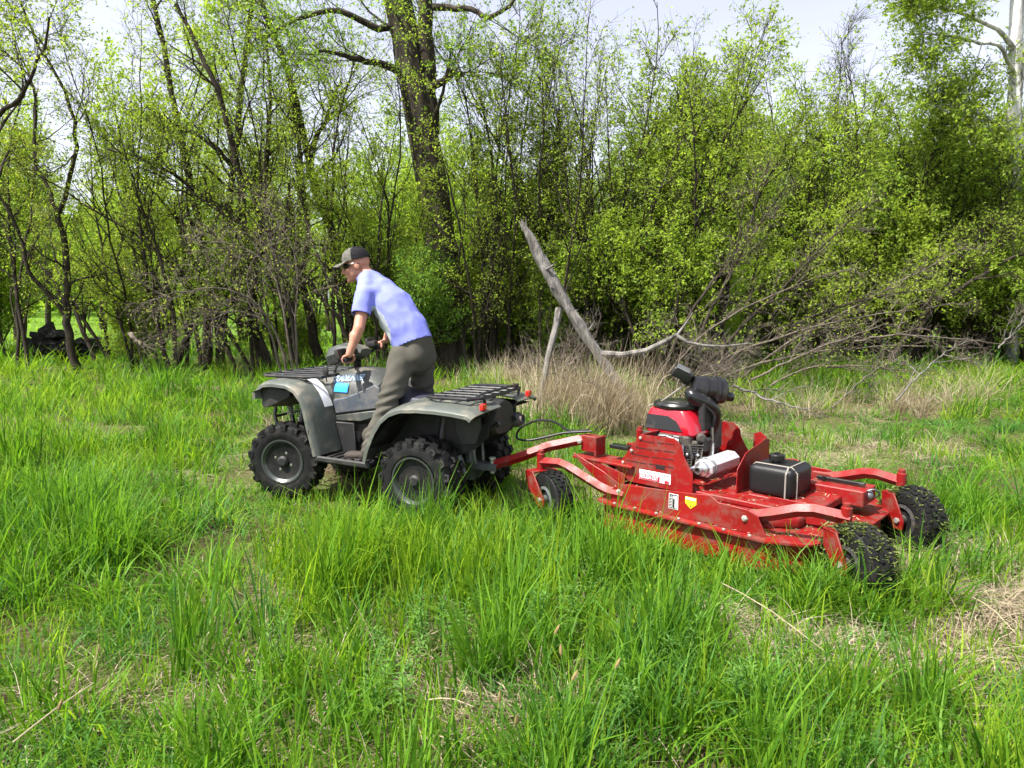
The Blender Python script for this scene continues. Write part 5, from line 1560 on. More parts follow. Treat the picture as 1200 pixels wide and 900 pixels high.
# caster arms: bent square bars
for s in (1, -1):
    fa = B().tube([(.46, s * .655, .318), (.58, s * .655, .318), (.66, s * .655, .335), (.95, s * .655, .432), (1.02, s * .655, .444), (1.19, s * .655, .425)], .034, 4, flat=(.95, 1.05))
    fa.obj('front_arm', RED, mow, angle=20)
    ra = B().tube([(-.30, s * .62, .345), (-.40, s * .62, .35), (-.52, s * .61, .385), (-.66, s * .59, .435), (-.74, s * .565, .445), (-.92, s * .52, .425)], .034, 4, flat=(.9, 1.1))
    ra.obj('rear_arm', RED, mow, angle=20)
    B().prism([(-.28, .30), (-.30, .385), (-.42, .385), (-.56, .28)], .012, (0, s * .585, 0), bev=.002).obj('arm_bracket', RED, mow)
    B().prism([(.58, .27), (.60, .33), (.74, .40), (1.02, .50), (.96, .44), (.70, .27)], .010, (0, s * .50, 0), bev=.002).obj('arm_gusset', RED, mow)


def caster(px_, py_, pz, swivel, Rw, W, clip=False, tr_=-.10):
    """pivot tube, two-plate fork and tyre trailing behind the pivot"""
    M = Matrix.Translation((px_, py_, 0)) @ Matrix.Rotation(swivel, 4, 'Z')
    pv = B().lathe([(.030, -.055), (.030, .06), (.022, .065), (.022, .085), (.014, .09), (.001, .09)], (0, 0, pz), (0, 0, 1), 14)
    o = pv.obj('caster_pivot', RED, mow); o.matrix_local = M
    fk = B()
    for s in (1, -1):
        fk.prism([(.045, pz - .055), (-.06, pz - .055), (tr_ - .045, Rw + .01), (tr_ - .04, Rw - .05), (tr_ + .03, Rw - .055), (.035, pz - .15)], .010, (0, s * (W / 2 + .025), 0), bev=.002)
    fk.box((-.005, 0, pz - .06), (.10, W + .06, .012), bev=.002)
    f = fk.obj('caster_fork', RED, mow); f.matrix_local = M
    bb = B()
    h = W / 2
    bb.lathe([(Rw * .45, -h * .8), (Rw * .55, -h), (Rw * .80, -h * 1.02), (Rw * .92, -h * .9), (Rw * .985, -h * .62), (Rw, -h * .2), (Rw, h * .2), (Rw * .985, h * .62), (Rw * .92, h * .9), (Rw * .80, h * 1.02), (Rw * .55, h), (Rw * .45, h * .8)], axis=(0, 1, 0), seg=30)
    for k in range(20):
        for row, yy in enumerate((-.7, -.35, 0, .35, .7)):
            a = 2 * PI * (k + .5 * (row % 2)) / 20
            rr = Rw * (1.0 if abs(yy) < .5 else .965)
            t = bmesh.new(); bmesh.ops.create_cube(t, size=1.0, matrix=Matrix.Diagonal((.016, W * .15, Rw * .22, 1)))
            bb._merge(t, Matrix.Translation((rr * math.cos(a), yy * h, rr * math.sin(a))) @ Matrix.Rotation(-a, 4, 'Y'))
    w = bb.obj('caster_wheel', RUBBER, mow)
    w.matrix_local = M @ Matrix.Translation((tr_, 0, Rw + .005))
    rm = B()
    for s in (1, -1):
        rm.lathe([(Rw * .50, 0), (Rw * .50, .012), (Rw * .40, .02), (Rw * .36, -.015), (Rw * .16, -.02), (Rw * .15, .03), (.001, .03)], (0, s * h * .78, 0), (0, s, 0), 18)
    rm.obj('rim', GREYM if not clip else ENGINE, w)
    ax = B().lathe([(.012, -h - .045), (.012, h + .045)], axis=(0, 1, 0), seg=8)
    for s in (1, -1): ax.lathe([(.018, 0), (.018, .014), (.001, .015)], (0, s * (h + .030), 0), (0, s, 0), 6)
    ax.obj('axle', ZINC, w)
    if clip:       # chopped grass stuck to the tyre and fork
        rng = np.random.RandomState(int(abs(px_ * 100 + py_ * 37)) + 1)
        n = 1000
        kc = rng.randint(0, 16, n); ca_ = rng.uniform(-.6, PI, 16); cy_ = rng.uniform(-.9, .9, 16)
        loose = rng.uniform(0, 1, n) < .3
        a = np.where(loose, rng.uniform(-.7, PI * 1.05, n), ca_[kc] + rng.normal(0, .13, n)); yy = np.clip(np.where(loose, rng.uniform(-1, 1, n), cy_[kc] + rng.normal(0, .22, n)), -1, 1) * h
        rr = Rw * (1.02 + .05 * rng.uniform(0, 1, n)) - np.abs(yy / h) ** 3 * Rw * .06
        sw_ = rng.uniform(0, 1, n) < .28
        yy = np.where(sw_, np.sign(yy) * h * rng.uniform(1.0, 1.06, n), yy); rr = np.where(sw_, Rw * (.55 + .42 * np.sqrt(rng.uniform(0, 1, n))), rr)
        c = np.stack([tr_ + rr * np.cos(a), yy, Rw + rr * np.sin(a)], 1)
        m2 = 110
        c2 = np.stack([rng.uniform(-.09, .05, m2), rng.uniform(-h - .03, h + .03, m2), pz - .045 + rng.uniform(0, .02, m2)], 1)
        c = np.concatenate([c, c2]); n += m2
        d = norm(rng.normal(0, 1, (n, 3)) * np.array([1, 1, .4])); e_ = norm(np.cross(d, rng.normal(0, 1, (n, 3))))
        L = rng.uniform(.006, .022, n)[:, None]; Wd = rng.uniform(.0018, .004, n)[:, None]
        Vv = np.stack([c - d * L - e_ * Wd, c - d * L + e_ * Wd, c + d * L + e_ * Wd, c + d * L - e_ * Wd], 1).reshape(-1, 3)
        me = np_mesh('clippings', Vv, np.arange(n * 4).reshape(-1, 4), CLIP, attr=np.repeat(rng.uniform(0, 1, n), 4))
        q_ = link_mesh('clippings', me, mow); q_.matrix_local = M; q_['kind'] = 'stuff'
    return w


SW = R(-30)
caster(1.20, .655, .425, R(-18), .19, .15, tr_=-.17)
caster(1.20, -.655, .425, R(-18), .19, .15, tr_=-.17)
caster(-.90, .52, .425, SW, .205, .17, clip=True)
caster(-.90, -.52, .425, SW, .205, .17, clip=True)

# hitch tower and the drawbar reaching the quad bike
B().box((.96, .36, .555), (.13, .09, .12), bev=.006).obj('hitch_tower', RED, mow)
B().box((.885, .36, .545), (.02, .12, .14), bev=.004).obj('hitch_tower', RED, mow)
B().box((.80, .36, .455), (.52, .20, .018), bev=.003).obj('tongue_plate', RED, mow)
for yy in (.27, .45):
    B().prism([(.60, .27), (.60, .40), (.90, .46), (1.05, .46), (.98, .43)], .008, (0, yy, 0), bev=.002).obj('tongue_plate', RED, mow)
B().box((.70, .36, .565), (.16, .07, .028), bev=.005).obj('adjuster', BLK, mow)
MI = (Matrix.Translation((MOW_P[0], MOW_P[1], 0)) @ Matrix.Rotation(MOW_P[2], 4, 'Z')).inverted()
AM = Matrix.Translation((ATV_P[0], ATV_P[1], ZA)) @ Euler((0, R(-0.8), ATV_P[2])).to_matrix().to_4x4()
hit = MI @ (AM @ Vector((-.37, 0, .355)))
P1 = Vector((1.0, .37, .585)); P0 = hit
mid = P0.lerp(P1, .60) + Vector((0, 0, .022))
B().tube([P0, P0.lerp(P1, .3) + Vector((0, 0, .003)), mid, P1], .036, 4, flat=(.75, 1.05)).obj('drawbar', RED, mow, angle=20)
bd = (P1 - P0).normalized()
side_n = Vector((-bd.y, bd.x, 0)).normalized()
if side_n.y < 0: side_n = -side_n
bolt(P0.lerp(P1, .93) + side_n * .03, side_n); bolt(P0.lerp(P1, .52) + side_n * .03 - Vector((0, 0, .03)), side_n, small_me)
B().lathe([(.018, -.06), (.018, .05), (.026, .05), (.026, .065), (.001, .066)], P0, (0, 0, 1), 10).obj('hitch_pin', ZINC, mow)
# black cable looped over the drawbar
lp = [P1 + Vector((-.02, .0, .07)), P0.lerp(P1, .80) + Vector((0, -.02, .10)), P0.lerp(P1, .62) + Vector((0, -.05, .20)), P0.lerp(P1, .42) + Vector((0, -.06, .25)), P0.lerp(P1, .26) + Vector((0, -.05, .23)), P0.lerp(P1, .23) + Vector((0, -.04, .16)), P0.lerp(P1, .36) + Vector((0, -.04, .115)), P0.lerp(P1, .58) + Vector((0, -.03, .10)), P0.lerp(P1, .76) + Vector((0, -.02, .09)), P1 + Vector((-.05, .0, .06))]


def smooth_path(P, k=5):
    P = [Vector(p) for p in P]; out = []
    for i in range(len(P) - 1):
        a, b_, c, d = P[max(i - 1, 0)], P[i], P[i + 1], P[min(i + 2, len(P) - 1)]
        for j in range(k):
            t = j / k
            out.append(.5 * ((2 * b_) + (c - a) * t + (2 * a - 5 * b_ + 4 * c - d) * t * t + (3 * b_ - a - 3 * c + d) * t ** 3))
    return out + [P[-1]]


B().tube(smooth_path(lp), .009, 8).obj('cable', TANKB, mow)

# engine: crankcase, two finned cylinders, red shroud, black top
EX, EY = .45, -.02
en = B().box((EX, EY, .44), (.30, .30, .17), bev=.02).lathe([(.15, 0), (.15, .05), (.12, .07), (.001, .07)], (EX, EY, .53), (0, 0, 1), 20)
for s in (1, -1):
    for k in range(7): en.box((EX - .13 - k * .000, EY + s * .12, .50 + k * .022), (.13, .14, .009), rot=(0, 0, s * .5), bev=.002)
    en.box((EX - .17, EY + s * .13, .57), (.10, .12, .14), rot=(0, 0, s * .5), bev=.015)
en.obj('engine_block', ENGINE, mow)
# shroud: rounded box with a sloping rear
def rrect(hx, hy, z, cx, cy, r_=.05, k=4):
    out = []
    for qx, qy, a0 in ((1, 1, 0), (-1, 1, PI / 2), (-1, -1, PI), (1, -1, 1.5 * PI)):
        for i in range(k + 1):
            a = a0 + (PI / 2) * i / k
            out.append(Vector((cx + qx * (hx - r_) + r_ * math.cos(a), cy + qy * (hy - r_) + r_ * math.sin(a), z)))
    return out


sh = B().loft([rrect(.185, .185, .655, EX - .015, EY), rrect(.20, .195, .68, EX - .02, EY), rrect(.195, .19, .74, EX - .01, EY), rrect(.17, .18, .80, EX + .005, EY), rrect(.15, .165, .835, EX + .012, EY)])
shroud = sh.obj('engine_shroud', REDH, mow)
B().prism([(-.145, 0), (.155, 0), (.150, .10), (-.02, .10), (-.09, .07)], .006, (EX + .01, EY + .1985, .695), u=(1, 0, 0), v=(0, -.16, 1), bev=.001).obj('side_screen', BLK, shroud)
B().lathe([(.165, 0), (.182, .012), (.184, .03), (.172, .045), (.15, .050), (.12, .047), (.11, .056), (.04, .058), (.001, .058)], (EX + .01, EY, .832), (0, 0, 1), 32).obj('top_cover', BLK, mow)
ctl = B().box((EX + .02, EY + .20, .645), (.32, .02, .05), bev=.005)
ctl.box((EX - .16, EY + .17, .63), (.07, .07, .08), bev=.012).box((EX - .235, EY + .05, .60), (.06, .10, .10), bev=.015).lathe([(.03, 0), (.034, .02), (.034, .05), (.02, .06), (.001, .06)], (EX - .22, EY + .10, .66), (-.6, .8, 0), 14).box((EX - .23, EY - .10, .66), (.07, .09, .22), bev=.015)
for k in range(9): ctl.box((EX - .20, EY + .135, .475 + k * .017), (.11, .10, .006), rot=(0, 0, .5), bev=.001)
for k in range(6): ctl.tube([(EX - .1 - .03 * k, EY + .2 - .02 * k, .66), (EX - .13 - .028 * k, EY + .215 - .012 * k, .58), (EX - .12 - .03 * k, EY + .2, .46)], .005, 6)
ctl.lathe([(.022, 0), (.022, .045), (.012, .05), (.012, .075), (.001, .076)], (EX - .25, EY + .18, .50), (-.5, .8, .2), 12)
ctl.tube([(EX - .15, EY + .16, .66), (EX - .2, EY + .2, .60), (EX - .22, EY + .2, .52)], .01, 6).tube([(EX - .27, EY + .02, .72), (EX - .30, EY + .06, .60), (EX - .28, EY + .1, .48)], .008, 6)
ctl.obj('carburettor', ENGINE, mow)
for q_ in (B().box((EX + .05, EY + .212, .632), (.05, .012, .045), bev=.002), B().box((EX - .10, EY + .215, .632), (.045, .012, .07), bev=.002), B().lathe([(.03, 0), (.03, .012), (.001, .014)], (EX + .12, EY + .205, .62), (0, 1, 0), 12),
           B().tube([(EX - .12, EY + .22, .64), (EX - .02, EY + .222, .66), (EX + .1, EY + .22, .65)], .005, 6), B().tube([(EX - .30, EY + .06, .62), (EX - .30, EY + .07, .50), (EX - .36, EY + .07, .46)], .009, 8)):
    q_.obj('engine_fitting', CHROME, mow)
for k in range(9):
    rnd = random.Random(k)
    B().ball((EX - .16 - rnd.uniform(0, .14), EY + .13 + rnd.uniform(-.1, .1), .45 + rnd.uniform(0, .12)), .014, u=8, v=5).obj('engine_bolt', CHROME, mow)
# exhaust pipe and octagonal muffler lying crosswise behind the engine
B().tube(smooth_path([(EX - .14, .20, .60), (EX - .17, .25, .50), (EX - .20, .29, .455), (EX - .27, .31, .47), (EX - .33, .30, .50)]), .020, 10).obj('exhaust_pipe', CHROME, mow)
M0, M1 = Vector((.07, .33, .505)), Vector((.05, -.04, .515))
mdir = (M1 - M0).normalized()
mf = B()
up_ = Vector((0, 0, 1)); rt_ = mdir.cross(up_).normalized()
rings = []
for t_, s_ in ((0, .75), (.03, 1), (.97, 1), (1, .8)):
    c = M0.lerp(M1, t_)
    rings.append([c + rt_ * (.072 * s_ * math.cos(PI / 8 + k * PI / 4)) + up_ * (.062 * s_ * math.sin(PI / 8 + k * PI / 4)) for k in range(8)])
mfo = mf.loft(rings).obj('muffler', MUFF, mow, angle=20)
B().lathe([(.052, 0), (.048, .02), (.026, .03), (.026, .065), (.019, .066), (.019, .01), (.001, .01)], M0, -mdir, 18).obj('muffler_outlet', CHROME, mfo)
B().lathe([(.018, 0), (.001, .001)], M0 - mdir * .055, -mdir, 12).obj('outlet_mouth', SLOT, mfo)
B().tube([M0.lerp(M1, .12) + rt_ * (.076 * math.cos(a)) + up_ * (.066 * math.sin(a)) for a in np.linspace(0, 2 * PI, 17)], .006, 6).obj('muffler_strap', GREYM, mfo)
# air cleaner: drum, end cap, intake hood, elbow hose
ac0 = Vector((.34, -.02, .985)); acd = Vector((-.72, -.62, -.10)).normalized()
acl = B().lathe([(.04, -.11), (.07, -.105), (.088, -.09), (.092, -.02), (.10, -.015), (.10, .0), (.092, .005), (.092, .06), (.103, .065), (.103, .085), (.094, .09), (.088, .13), (.07, .145), (.001, .148)], ac0 + acd * .08, acd, 26).obj('air_cleaner', BLK, mow)
B().lathe([(.034, 0), (.034, .05), (.026, .06), (.001, .062)], ac0 + acd * .20 + Vector((-.02, 0, -.035)), acd, 14).obj('drain_spout', BLK, acl)
B().tube(smooth_path([ac0 + acd * .06 + Vector((.02, .07, -.02)), ac0 + Vector((-.03, .09, -.045)), ac0 + acd * .08 + Vector((-.05, .07, -.09)), ac0 + acd * .12 + Vector((-.04, .02, -.17)), ac0 + acd * .10 + Vector((-.02, 0, -.30))]), .048, 14).obj('intake_hose', BLK, acl)
ih = ac0 + Vector((.06, .04, .07))
B().tube([ac0 + Vector((.03, .02, .03)), ih], .035, 14).obj('intake_neck', BLK, acl)
B().box(ih + Vector((.01, .01, .03)), (.15, .10, .075), rot=(-.15, -.45, .5), bev=.022, seg=3).obj('intake_hood', BLK, acl)
B().box(ih + Vector((.0, .01, .068)), (.10, .105, .012), rot=(-.15, -.45, .5), bev=.004).obj('hood_lid', GREYM, acl)
B().box((.24, -.02, .80), (.05, .16, .20), bev=.008).box((.30, .0, .88), (.10, .14, .02), bev=.004).obj('filter_bracket', BLACKP, mow)
# fuel tank with filler cap and straps, red heat shield in front of it
TX0, TX1, TY0, TY1, TZ0, TZ1 = -.485, -.19, -.10, .225, .375, .565
tc_, ts_ = ((TX0 + TX1) / 2, (TY0 + TY1) / 2, (TZ0 + TZ1) / 2), (TX1 - TX0, TY1 - TY0, TZ1 - TZ0)
tank = B().box(tc_, ts_, bev=.045, seg=4).obj('fuel_tank', TANKB, mow)
B().lathe([(.030, 0), (.030, .015), (.05, .018), (.05, .05), (.044, .056), (.018, .058), (.018, .066), (.001, .067)], (-.31, .06, TZ1 - .002), (0, 0, 1), 12).obj('filler_cap', BLK, tank)
for xx in (-.44,):
    B().tube([(xx, TY1 + .004, TZ0 - .02), (xx, TY1 + .004, TZ1 - .03), (xx, TY1 - .03, TZ1 + .004), (xx, TY0 + .03, TZ1 + .004), (xx, TY0 - .004, TZ1 - .03), (xx, TY0 - .004, TZ0)], .0055, 6).obj('tank_strap', ROPE, tank)
B().tube([(TX0 - .004, .17, TZ0 - .02), (TX0 - .004, .17, TZ1 - .03), (TX0 + .03, .17, TZ1 + .004), (TX1 - .03, .17, TZ1 + .004), (TX1 + .004, .17, TZ1 - .03)], .005, 6).obj('tank_strap', ROPE, tank)
B().prism([(.26, .365), (.26, .52), (.14, .615), (-.16, .665), (-.22, .65), (-.22, .365)], .006, (-.135, 0, 0), u=(0, 1, 0), v=(0, 0, 1), bev=.0015).obj('heat_shield', RED, mow)
B().prism([(.0, .40), (.12, .40), (.10, .62), (.05, .66), (.0, .64)], .006, (.06, -.40, 0), u=(-1, 0, 0), v=(0, 0, 1), bev=.0015).obj('rear_guard', RED, mow)
# rear box with the battery
B().box((-.62, -.22, .375), (.36, .24, .10), bev=.006).obj('battery_box', RED, mow)
bt = B().box((-.62, -.22, .445), (.30, .03, .02), bev=.003).lathe([(.012, 0), (.012, .03), (.001, .031)], (-.52, -.20, .43), (0, 0, 1), 8)
bt.obj('box_clamp', BLK, mow)
B().ball((-.80, -.20, .385), (.03, .03, .03), u=10, v=6).tube(smooth_path([(-.78, -.17, .41), (-.83, -.19, .43), (-.85, -.24, .40), (-.82, -.27, .36)]), .006, 6).obj('winch_end', GREYM, mow)
# starter cord stretched up to the intake hood, loose wires
B().tube(smooth_path([(.67, .05, .83), (.56, .05, .88), (.45, .04, .96), (.37, .03, 1.02)]), .006, 6).obj('cord', ROPE, mow)
# chopped straw and grass lying on the deck
rng = np.random.RandomState(9)
for mm, n in ((STRAW, 1100), (CLIP, 1100)):
    x = rng.uniform(-.80, .62, n); y = rng.uniform(-.68, .68, n)
    keep = (np.abs(y) < .68 - np.clip(-x - .5, 0, 1) * .9) & (rng.uniform(0, 1, n) < .35 + .65 * (np.abs(y) > .5))
    x, y = x[keep], y[keep]; n = len(x)
    z = np.where((np.abs(y) < .55) & (x > -.35), .3275, .264); z = np.where((np.abs(y) < .385) & (x > -.49), .365, z); z = np.where((np.abs(y) < .24) & (x < -.25) & (x > -.66), .378, z)
    c = np.stack([x, y, z + .002], 1)
    d = norm(rng.normal(0, 1, (n, 3)) * np.array([1, 1, .12])); e_ = norm(np.cross(d, np.array([0, 0, 1.]) + rng.normal(0, .3, (n, 3))))
    L = rng.uniform(.005, .020, n)[:, None]; Wd = rng.uniform(.0012, .003, n)[:, None]
    Vv = np.stack([c - d * L - e_ * Wd, c - d * L + e_ * Wd, c + d * L + e_ * Wd, c + d * L - e_ * Wd], 1).reshape(-1, 3)
    q_ = link_mesh('clippings', np_mesh('clippings', Vv, np.arange(n * 4).reshape(-1, 4), mm, attr=np.repeat(rng.uniform(0, 1, n), 4)), mow); q_['kind'] = 'stuff'

# ================================================================ the rider
from mathutils import noise as mnoise
SKIN = mat('skin', (0.46, 0.215, 0.145), 0.5, var=.10, var_scale=14, bump=.04, bump_scale=200)
SHIRT = mat('shirt_blue', (0.19, 0.215, 0.60), 0.8, var=.05, var_scale=6, bump=.10, bump_scale=300, spec=.2)
SHIRTG = mat('shirt_grey_side', (0.36, 0.40, 0.44), 0.8, bump=.10, bump_scale=300, spec=.2)
PANTS = mat('trousers_olive', (0.078, 0.073, 0.060), 0.85, var=.12, var_scale=9, bump=.12, bump_scale=260, spec=.2)
BOOT = mat('boot_brown', (0.032, 0.024, 0.018), 0.8, var=.2, dirt=(0.10, 0.08, 0.06), dirt_amt=.3)
CAPK = mat('cap_khaki', (0.22, 0.21, 0.18), 0.85, var=.12, var_scale=30, bump=.1, bump_scale=300)
CAPB = mat('cap_black_mesh', (0.014, 0.013, 0.018), 0.85, bump=.2, bump_scale=400)
GLASS = mat('dark_lens', (0.006, 0.006, 0.007), 0.12)
HAIR = mat('hair_grey', (0.28, 0.20, 0.16), 0.8)

FOOT0 = Vector((.52, 0, .375))
pw = AM @ FOOT0
person = empty('person', pw, rot=(0, R(-0.8), ATV_P[2]))
tag(person, 'man in light blue T-shirt, olive trousers and cap, standing up on the quad bike', 'person')


def lp_(v):
    return Vector(v) - FOOT0


def capsule(bb, a, c, ra, rc, flat=None, sides=14):
    """tapered limb with round ends"""
    a, c = Vector(a), Vector(c)
    d = (c - a); L = d.length; d.normalize()
    pts, rad = [], []
    for k in range(4):
        t = k / 4 * PI / 2
        pts.append(a - d * (ra * math.cos(t))); rad.append(max(1e-3, ra * math.sin(t)))
    for t in np.linspace(0, 1, 5): pts.append(a.lerp(c, float(t))); rad.append(ra + (rc - ra) * float(t))
    for k in range(3, -1, -1):
        t = k / 4 * PI / 2
        pts.append(c + d * (rc * math.cos(t))); rad.append(max(1e-3, rc * math.sin(t)))
    bb.tube([p - FOOT0 for p in pts], rad, sides, flat=flat)


def el(bb, c, r_, rot=(0, 0, 0)):
    bb.ball(lp_(c), r_, rot, 18, 12)


def fuse(bb, name, m, voxel, it=6, fac=.5, dec=None, cuts=(), disp=None, thick=None):
    me = bb.mesh(name, m, smooth=True, angle=180)
    o = bpy.data.objects.new(name + '_tmp', me); COL.objects.link(o)
    md = o.modifiers.new('r', 'REMESH'); md.mode = 'VOXEL'; md.voxel_size = voxel; md.use_smooth_shade = True
    md = o.modifiers.new('s', 'SMOOTH'); md.iterations = it; md.factor = fac
    if dec:
        md = o.modifiers.new('d', 'DECIMATE'); md.ratio = dec
    dg = bpy.context.evaluated_depsgraph_get()
    me2 = bpy.data.meshes.new_from_object(o.evaluated_get(dg))
    bpy.data.objects.remove(o)
    b2 = bmesh.new(); b2.from_mesh(me2)
    for co, no in cuts:      # keep the side the normal points away from
        bmesh.ops.bisect_plane(b2, geom=list(b2.verts) + list(b2.edges) + list(b2.faces), plane_co=lp_(co), plane_no=Vector(no), clear_outer=True)
    if disp:
        for v in b2.verts:
            v.co += v.normal * disp(v.co + FOOT0)
    for f in b2.faces: f.smooth = True
    if thick:
        bmesh.ops.solidify(b2, geom=list(b2.faces), thickness=thick)
    b2.to_mesh(me2); b2.free()
    me2.name = name; me2.materials.clear(); me2.materials.append(m)
    return me2


# joints, in the quad bike's frame
HIP = {1: Vector((.365, .10, 1.15)), -1: Vector((.335, -.10, 1.16))}
KNEE = {1: Vector((.405, .26, .80)), -1: Vector((.365, -.20, .77))}
ANK = {1: Vector((.505, .385, .455)), -1: Vector((.49, -.385, .455))}
SHO = {1: Vector((.655, .195, 1.635)), -1: Vector((.70, -.19, 1.645))}
ELB = {1: Vector((.625, .315, 1.385)), -1: Vector((.775, -.335, 1.40))}
WRI = {1: Vector((.675, .375, 1.185)), -1: Vector((.845, -.345, 1.245))}
HC = Vector((.878, 0, 1.872)); HP = R(14)
HS = 1.07
HM = Matrix.Translation(HC) @ Matrix.Rotation(R(26), 4, 'Z') @ Matrix.Rotation(HP, 4, 'Y') @ Matrix.Diagonal((HS, HS, HS, 1))


def hd(v):
    return HM @ Vector(v)


body = B()
# trunk and limbs under the clothes
capsule(body, (.33, 0, 1.22), (.44, 0, 1.40), .125, .125, flat=(1.15, .85)); capsule(body, (.44, 0, 1.40), (.62, 0, 1.60), .125, .13, flat=(1.2, .85))
for s in (1, -1):
    capsule(body, HIP[s], KNEE[s], .075, .052); capsule(body, KNEE[s], ANK[s], .05, .028)
    capsule(body, ANK[s], ANK[s] + Vector((.08, .015 * s, -.045)), .026, .02)
    capsule(body, (.60, .05 * s, 1.60), SHO[s], .075, .055)
    capsule(body, SHO[s], ELB[s], .052, .043); capsule(body, ELB[s], WRI[s], .044, .028)
    mid_ = ELB[s].lerp(WRI[s], .3); capsule(body, mid_ + Vector((.006, 0, 0)), ELB[s].lerp(WRI[s], .45), .046, .040)
# neck and head
capsule(body, (.68, 0, 1.70), hd((-.035, 0, -.06)), .070, .066)
capsule(body, (.60, 0, 1.62), (.72, 0, 1.72), .10, .075)
body.ball(lp_(hd((-.012, 0, .025))), (.098, .077, .095), (0, HP, R(26)), 20, 14)
body.ball(lp_(hd((.030, 0, -.045))), (.070, .062, .075), (0, HP, R(26)), 18, 12)
body.ball(lp_(hd((.052, 0, -.088))), (.045, .042, .032), (0, HP, R(26)), 16, 10)
body.ball(lp_(hd((.082, 0, -.100))), (.022, .026, .020), (0, HP, R(26)), 12, 8)
body.tube([lp_(hd((.088, 0, .018))), lp_(hd((.104, 0, -.008))), lp_(hd((.118, 0, -.030))), lp_(hd((.096, 0, -.044)))], [.009, .012, .016, .012], 10)
body.ball(lp_(hd((.090, 0, -.066))), (.016, .028, .011), (0, HP, R(26)), 12, 8)
body.ball(lp_(hd((.088, 0, .030))), (.016, .05, .013), (0, HP, R(26)), 12, 8)
for s in (1, -1):
    body.ball(lp_(hd((-.012, s * .079, -.012))), (.024, .010, .033), (0, HP + .2, R(26)), 12, 8)
    body.ball(lp_(hd((.062, s * .035, -.030))), (.030, .026, .028), (0, HP, R(26)), 12, 8)
# hands closed round the grips
for s, E in ((1, HL), (-1, HR)):
    ax = gd * s                                   # along the grip towards the bike's middle
    gc = E + ax * .060
    w_ = WRI[s]
    back = (w_ - gc); back = (back - ax * back.dot(ax)).normalized()
    fwd = ax.cross(back).normalized()
    if fwd.x < 0: fwd = -fwd
    palm = gc + back * .036
    for k, t in enumerate((-.030, -.010, .010, .030)):
        capsule(body, w_.lerp(palm, .25) + ax * t * .5, palm + ax * t + fwd * .012, .018, .0155, sides=10)
        L = (.0, .003, .002, -.004)[k]
        ch = []
        for a in (25, 70, 115, 165, 205):
            rr = .033 if a < 160 else .030
            ch.append(gc + ax * (t * 1.05) + back * (math.cos(R(a)) * rr) + fwd * (math.sin(R(a)) * (rr + L)))
        body.tube([p - FOOT0 for p in ch], [.0105, .0105, .0098, .0092, .0070], 8)
    th = [palm - ax * (-.038) + back * .004 - fwd * .006, gc + ax * .052 + back * .012 - fwd * .028, gc + ax * .045 - back * .020 - fwd * .026, gc + ax * .030 - back * .033 - fwd * .004]
    body.tube([p - FOOT0 for p in th], [.013, .0125, .011, .008], 8)
bm_ = fuse(body, 'body', SKIN, .0052, it=3, fac=.5, dec=.24)
link_mesh('body', bm_, person)

# T-shirt: torso and short sleeves as one shell
def folds(amp, f1=23, f2=31):
    def f(p):
        a_ = p.x * .62 + p.z * .78; b__ = p.x * .78 - p.z * .62      # along and across the back
        n1_ = mnoise.noise(Vector((a_ * 4.5, b__ * 9, p.y * 7))); n2_ = mnoise.noise(Vector((a_ * 9, b__ * 17, p.y * 12 + 5)))
        return amp * ((.6 - 2.2 * abs(n1_)) + .5 * (.6 - 2.2 * abs(n2_)))
    return f


sh_ = B()
capsule(sh_, (.315, 0, 1.21), (.395, 0, 1.37), .172, .170, flat=(1.06, .92), sides=20)
capsule(sh_, (.385, 0, 1.37), (.53, 0, 1.555), .163, .165, flat=(1.20, .84), sides=20)
capsule(sh_, (.53, 0, 1.555), (.64, 0, 1.665), .165, .125, flat=(1.20, .86), sides=20)
capsule(sh_, (.40, 0, 1.30), (.52, 0, 1.42), .125, .125, flat=(1.15, .8), sides=18)
capsule(sh_, (.64, 0, 1.675), (.79, 0, 1.785), .105, .078, sides=16)
for s in (1, -1):
    capsule(sh_, (.62, .07 * s, 1.64), SHO[s], .095, .078); capsule(sh_, (.745, .045 * s, 1.765), (.68, .15 * s, 1.685), .068, .072)
    capsule(sh_, SHO[s], SHO[s].lerp(ELB[s], .80) + Vector((.002, .004 * s, 0)), .077, .072)
ud = {s: (ELB[s] - SHO[s]).normalized() for s in (1, -1)}
cuts = [((.245, 0, 1.255), (-.62, 0, -.78)), ((.735, 0, 1.775), (.55, 0, .83))]
sm = fuse(sh_, 'shirt', SHIRT, .013, it=7, fac=.5, disp=folds(.0075))
b2 = bmesh.new(); b2.from_mesh(sm)


def cut(b2, co, no, cond):
    """bisect, then drop what lies beyond the plane where cond holds"""
    co = lp_(co); no = Vector(no).normalized()
    bmesh.ops.bisect_plane(b2, geom=list(b2.verts) + list(b2.edges) + list(b2.faces), plane_co=co, plane_no=no)
    kill = [f for f in b2.faces if (f.calc_center_median() - co).dot(no) > 0 and cond(f.calc_center_median() + FOOT0)]
    bmesh.ops.delete(b2, geom=kill, context='FACES')


cut(b2, (.34, 0, 1.255), (-.42, 0, -.90), lambda p: p.z < 1.5)
cut(b2, (.795, 0, 1.792), (.56, 0, .83), lambda p: p.z > 1.6 and abs(p.y) < .15)
for s in (1, -1):
    cut(b2, SHO[s].lerp(ELB[s], .60), ud[s], lambda p, s=s: (p - SHO[s].lerp(ELB[s], .75)).length < .125 and (p.y * s > .215 or (p - (SHO[s] + ud[s] * (p - SHO[s]).dot(ud[s]))).length < .082))
me_s = bpy.data.meshes.new('shirt')
for f in b2.faces: f.smooth = True
bmesh.ops.solidify(b2, geom=list(b2.faces), thickness=.004)
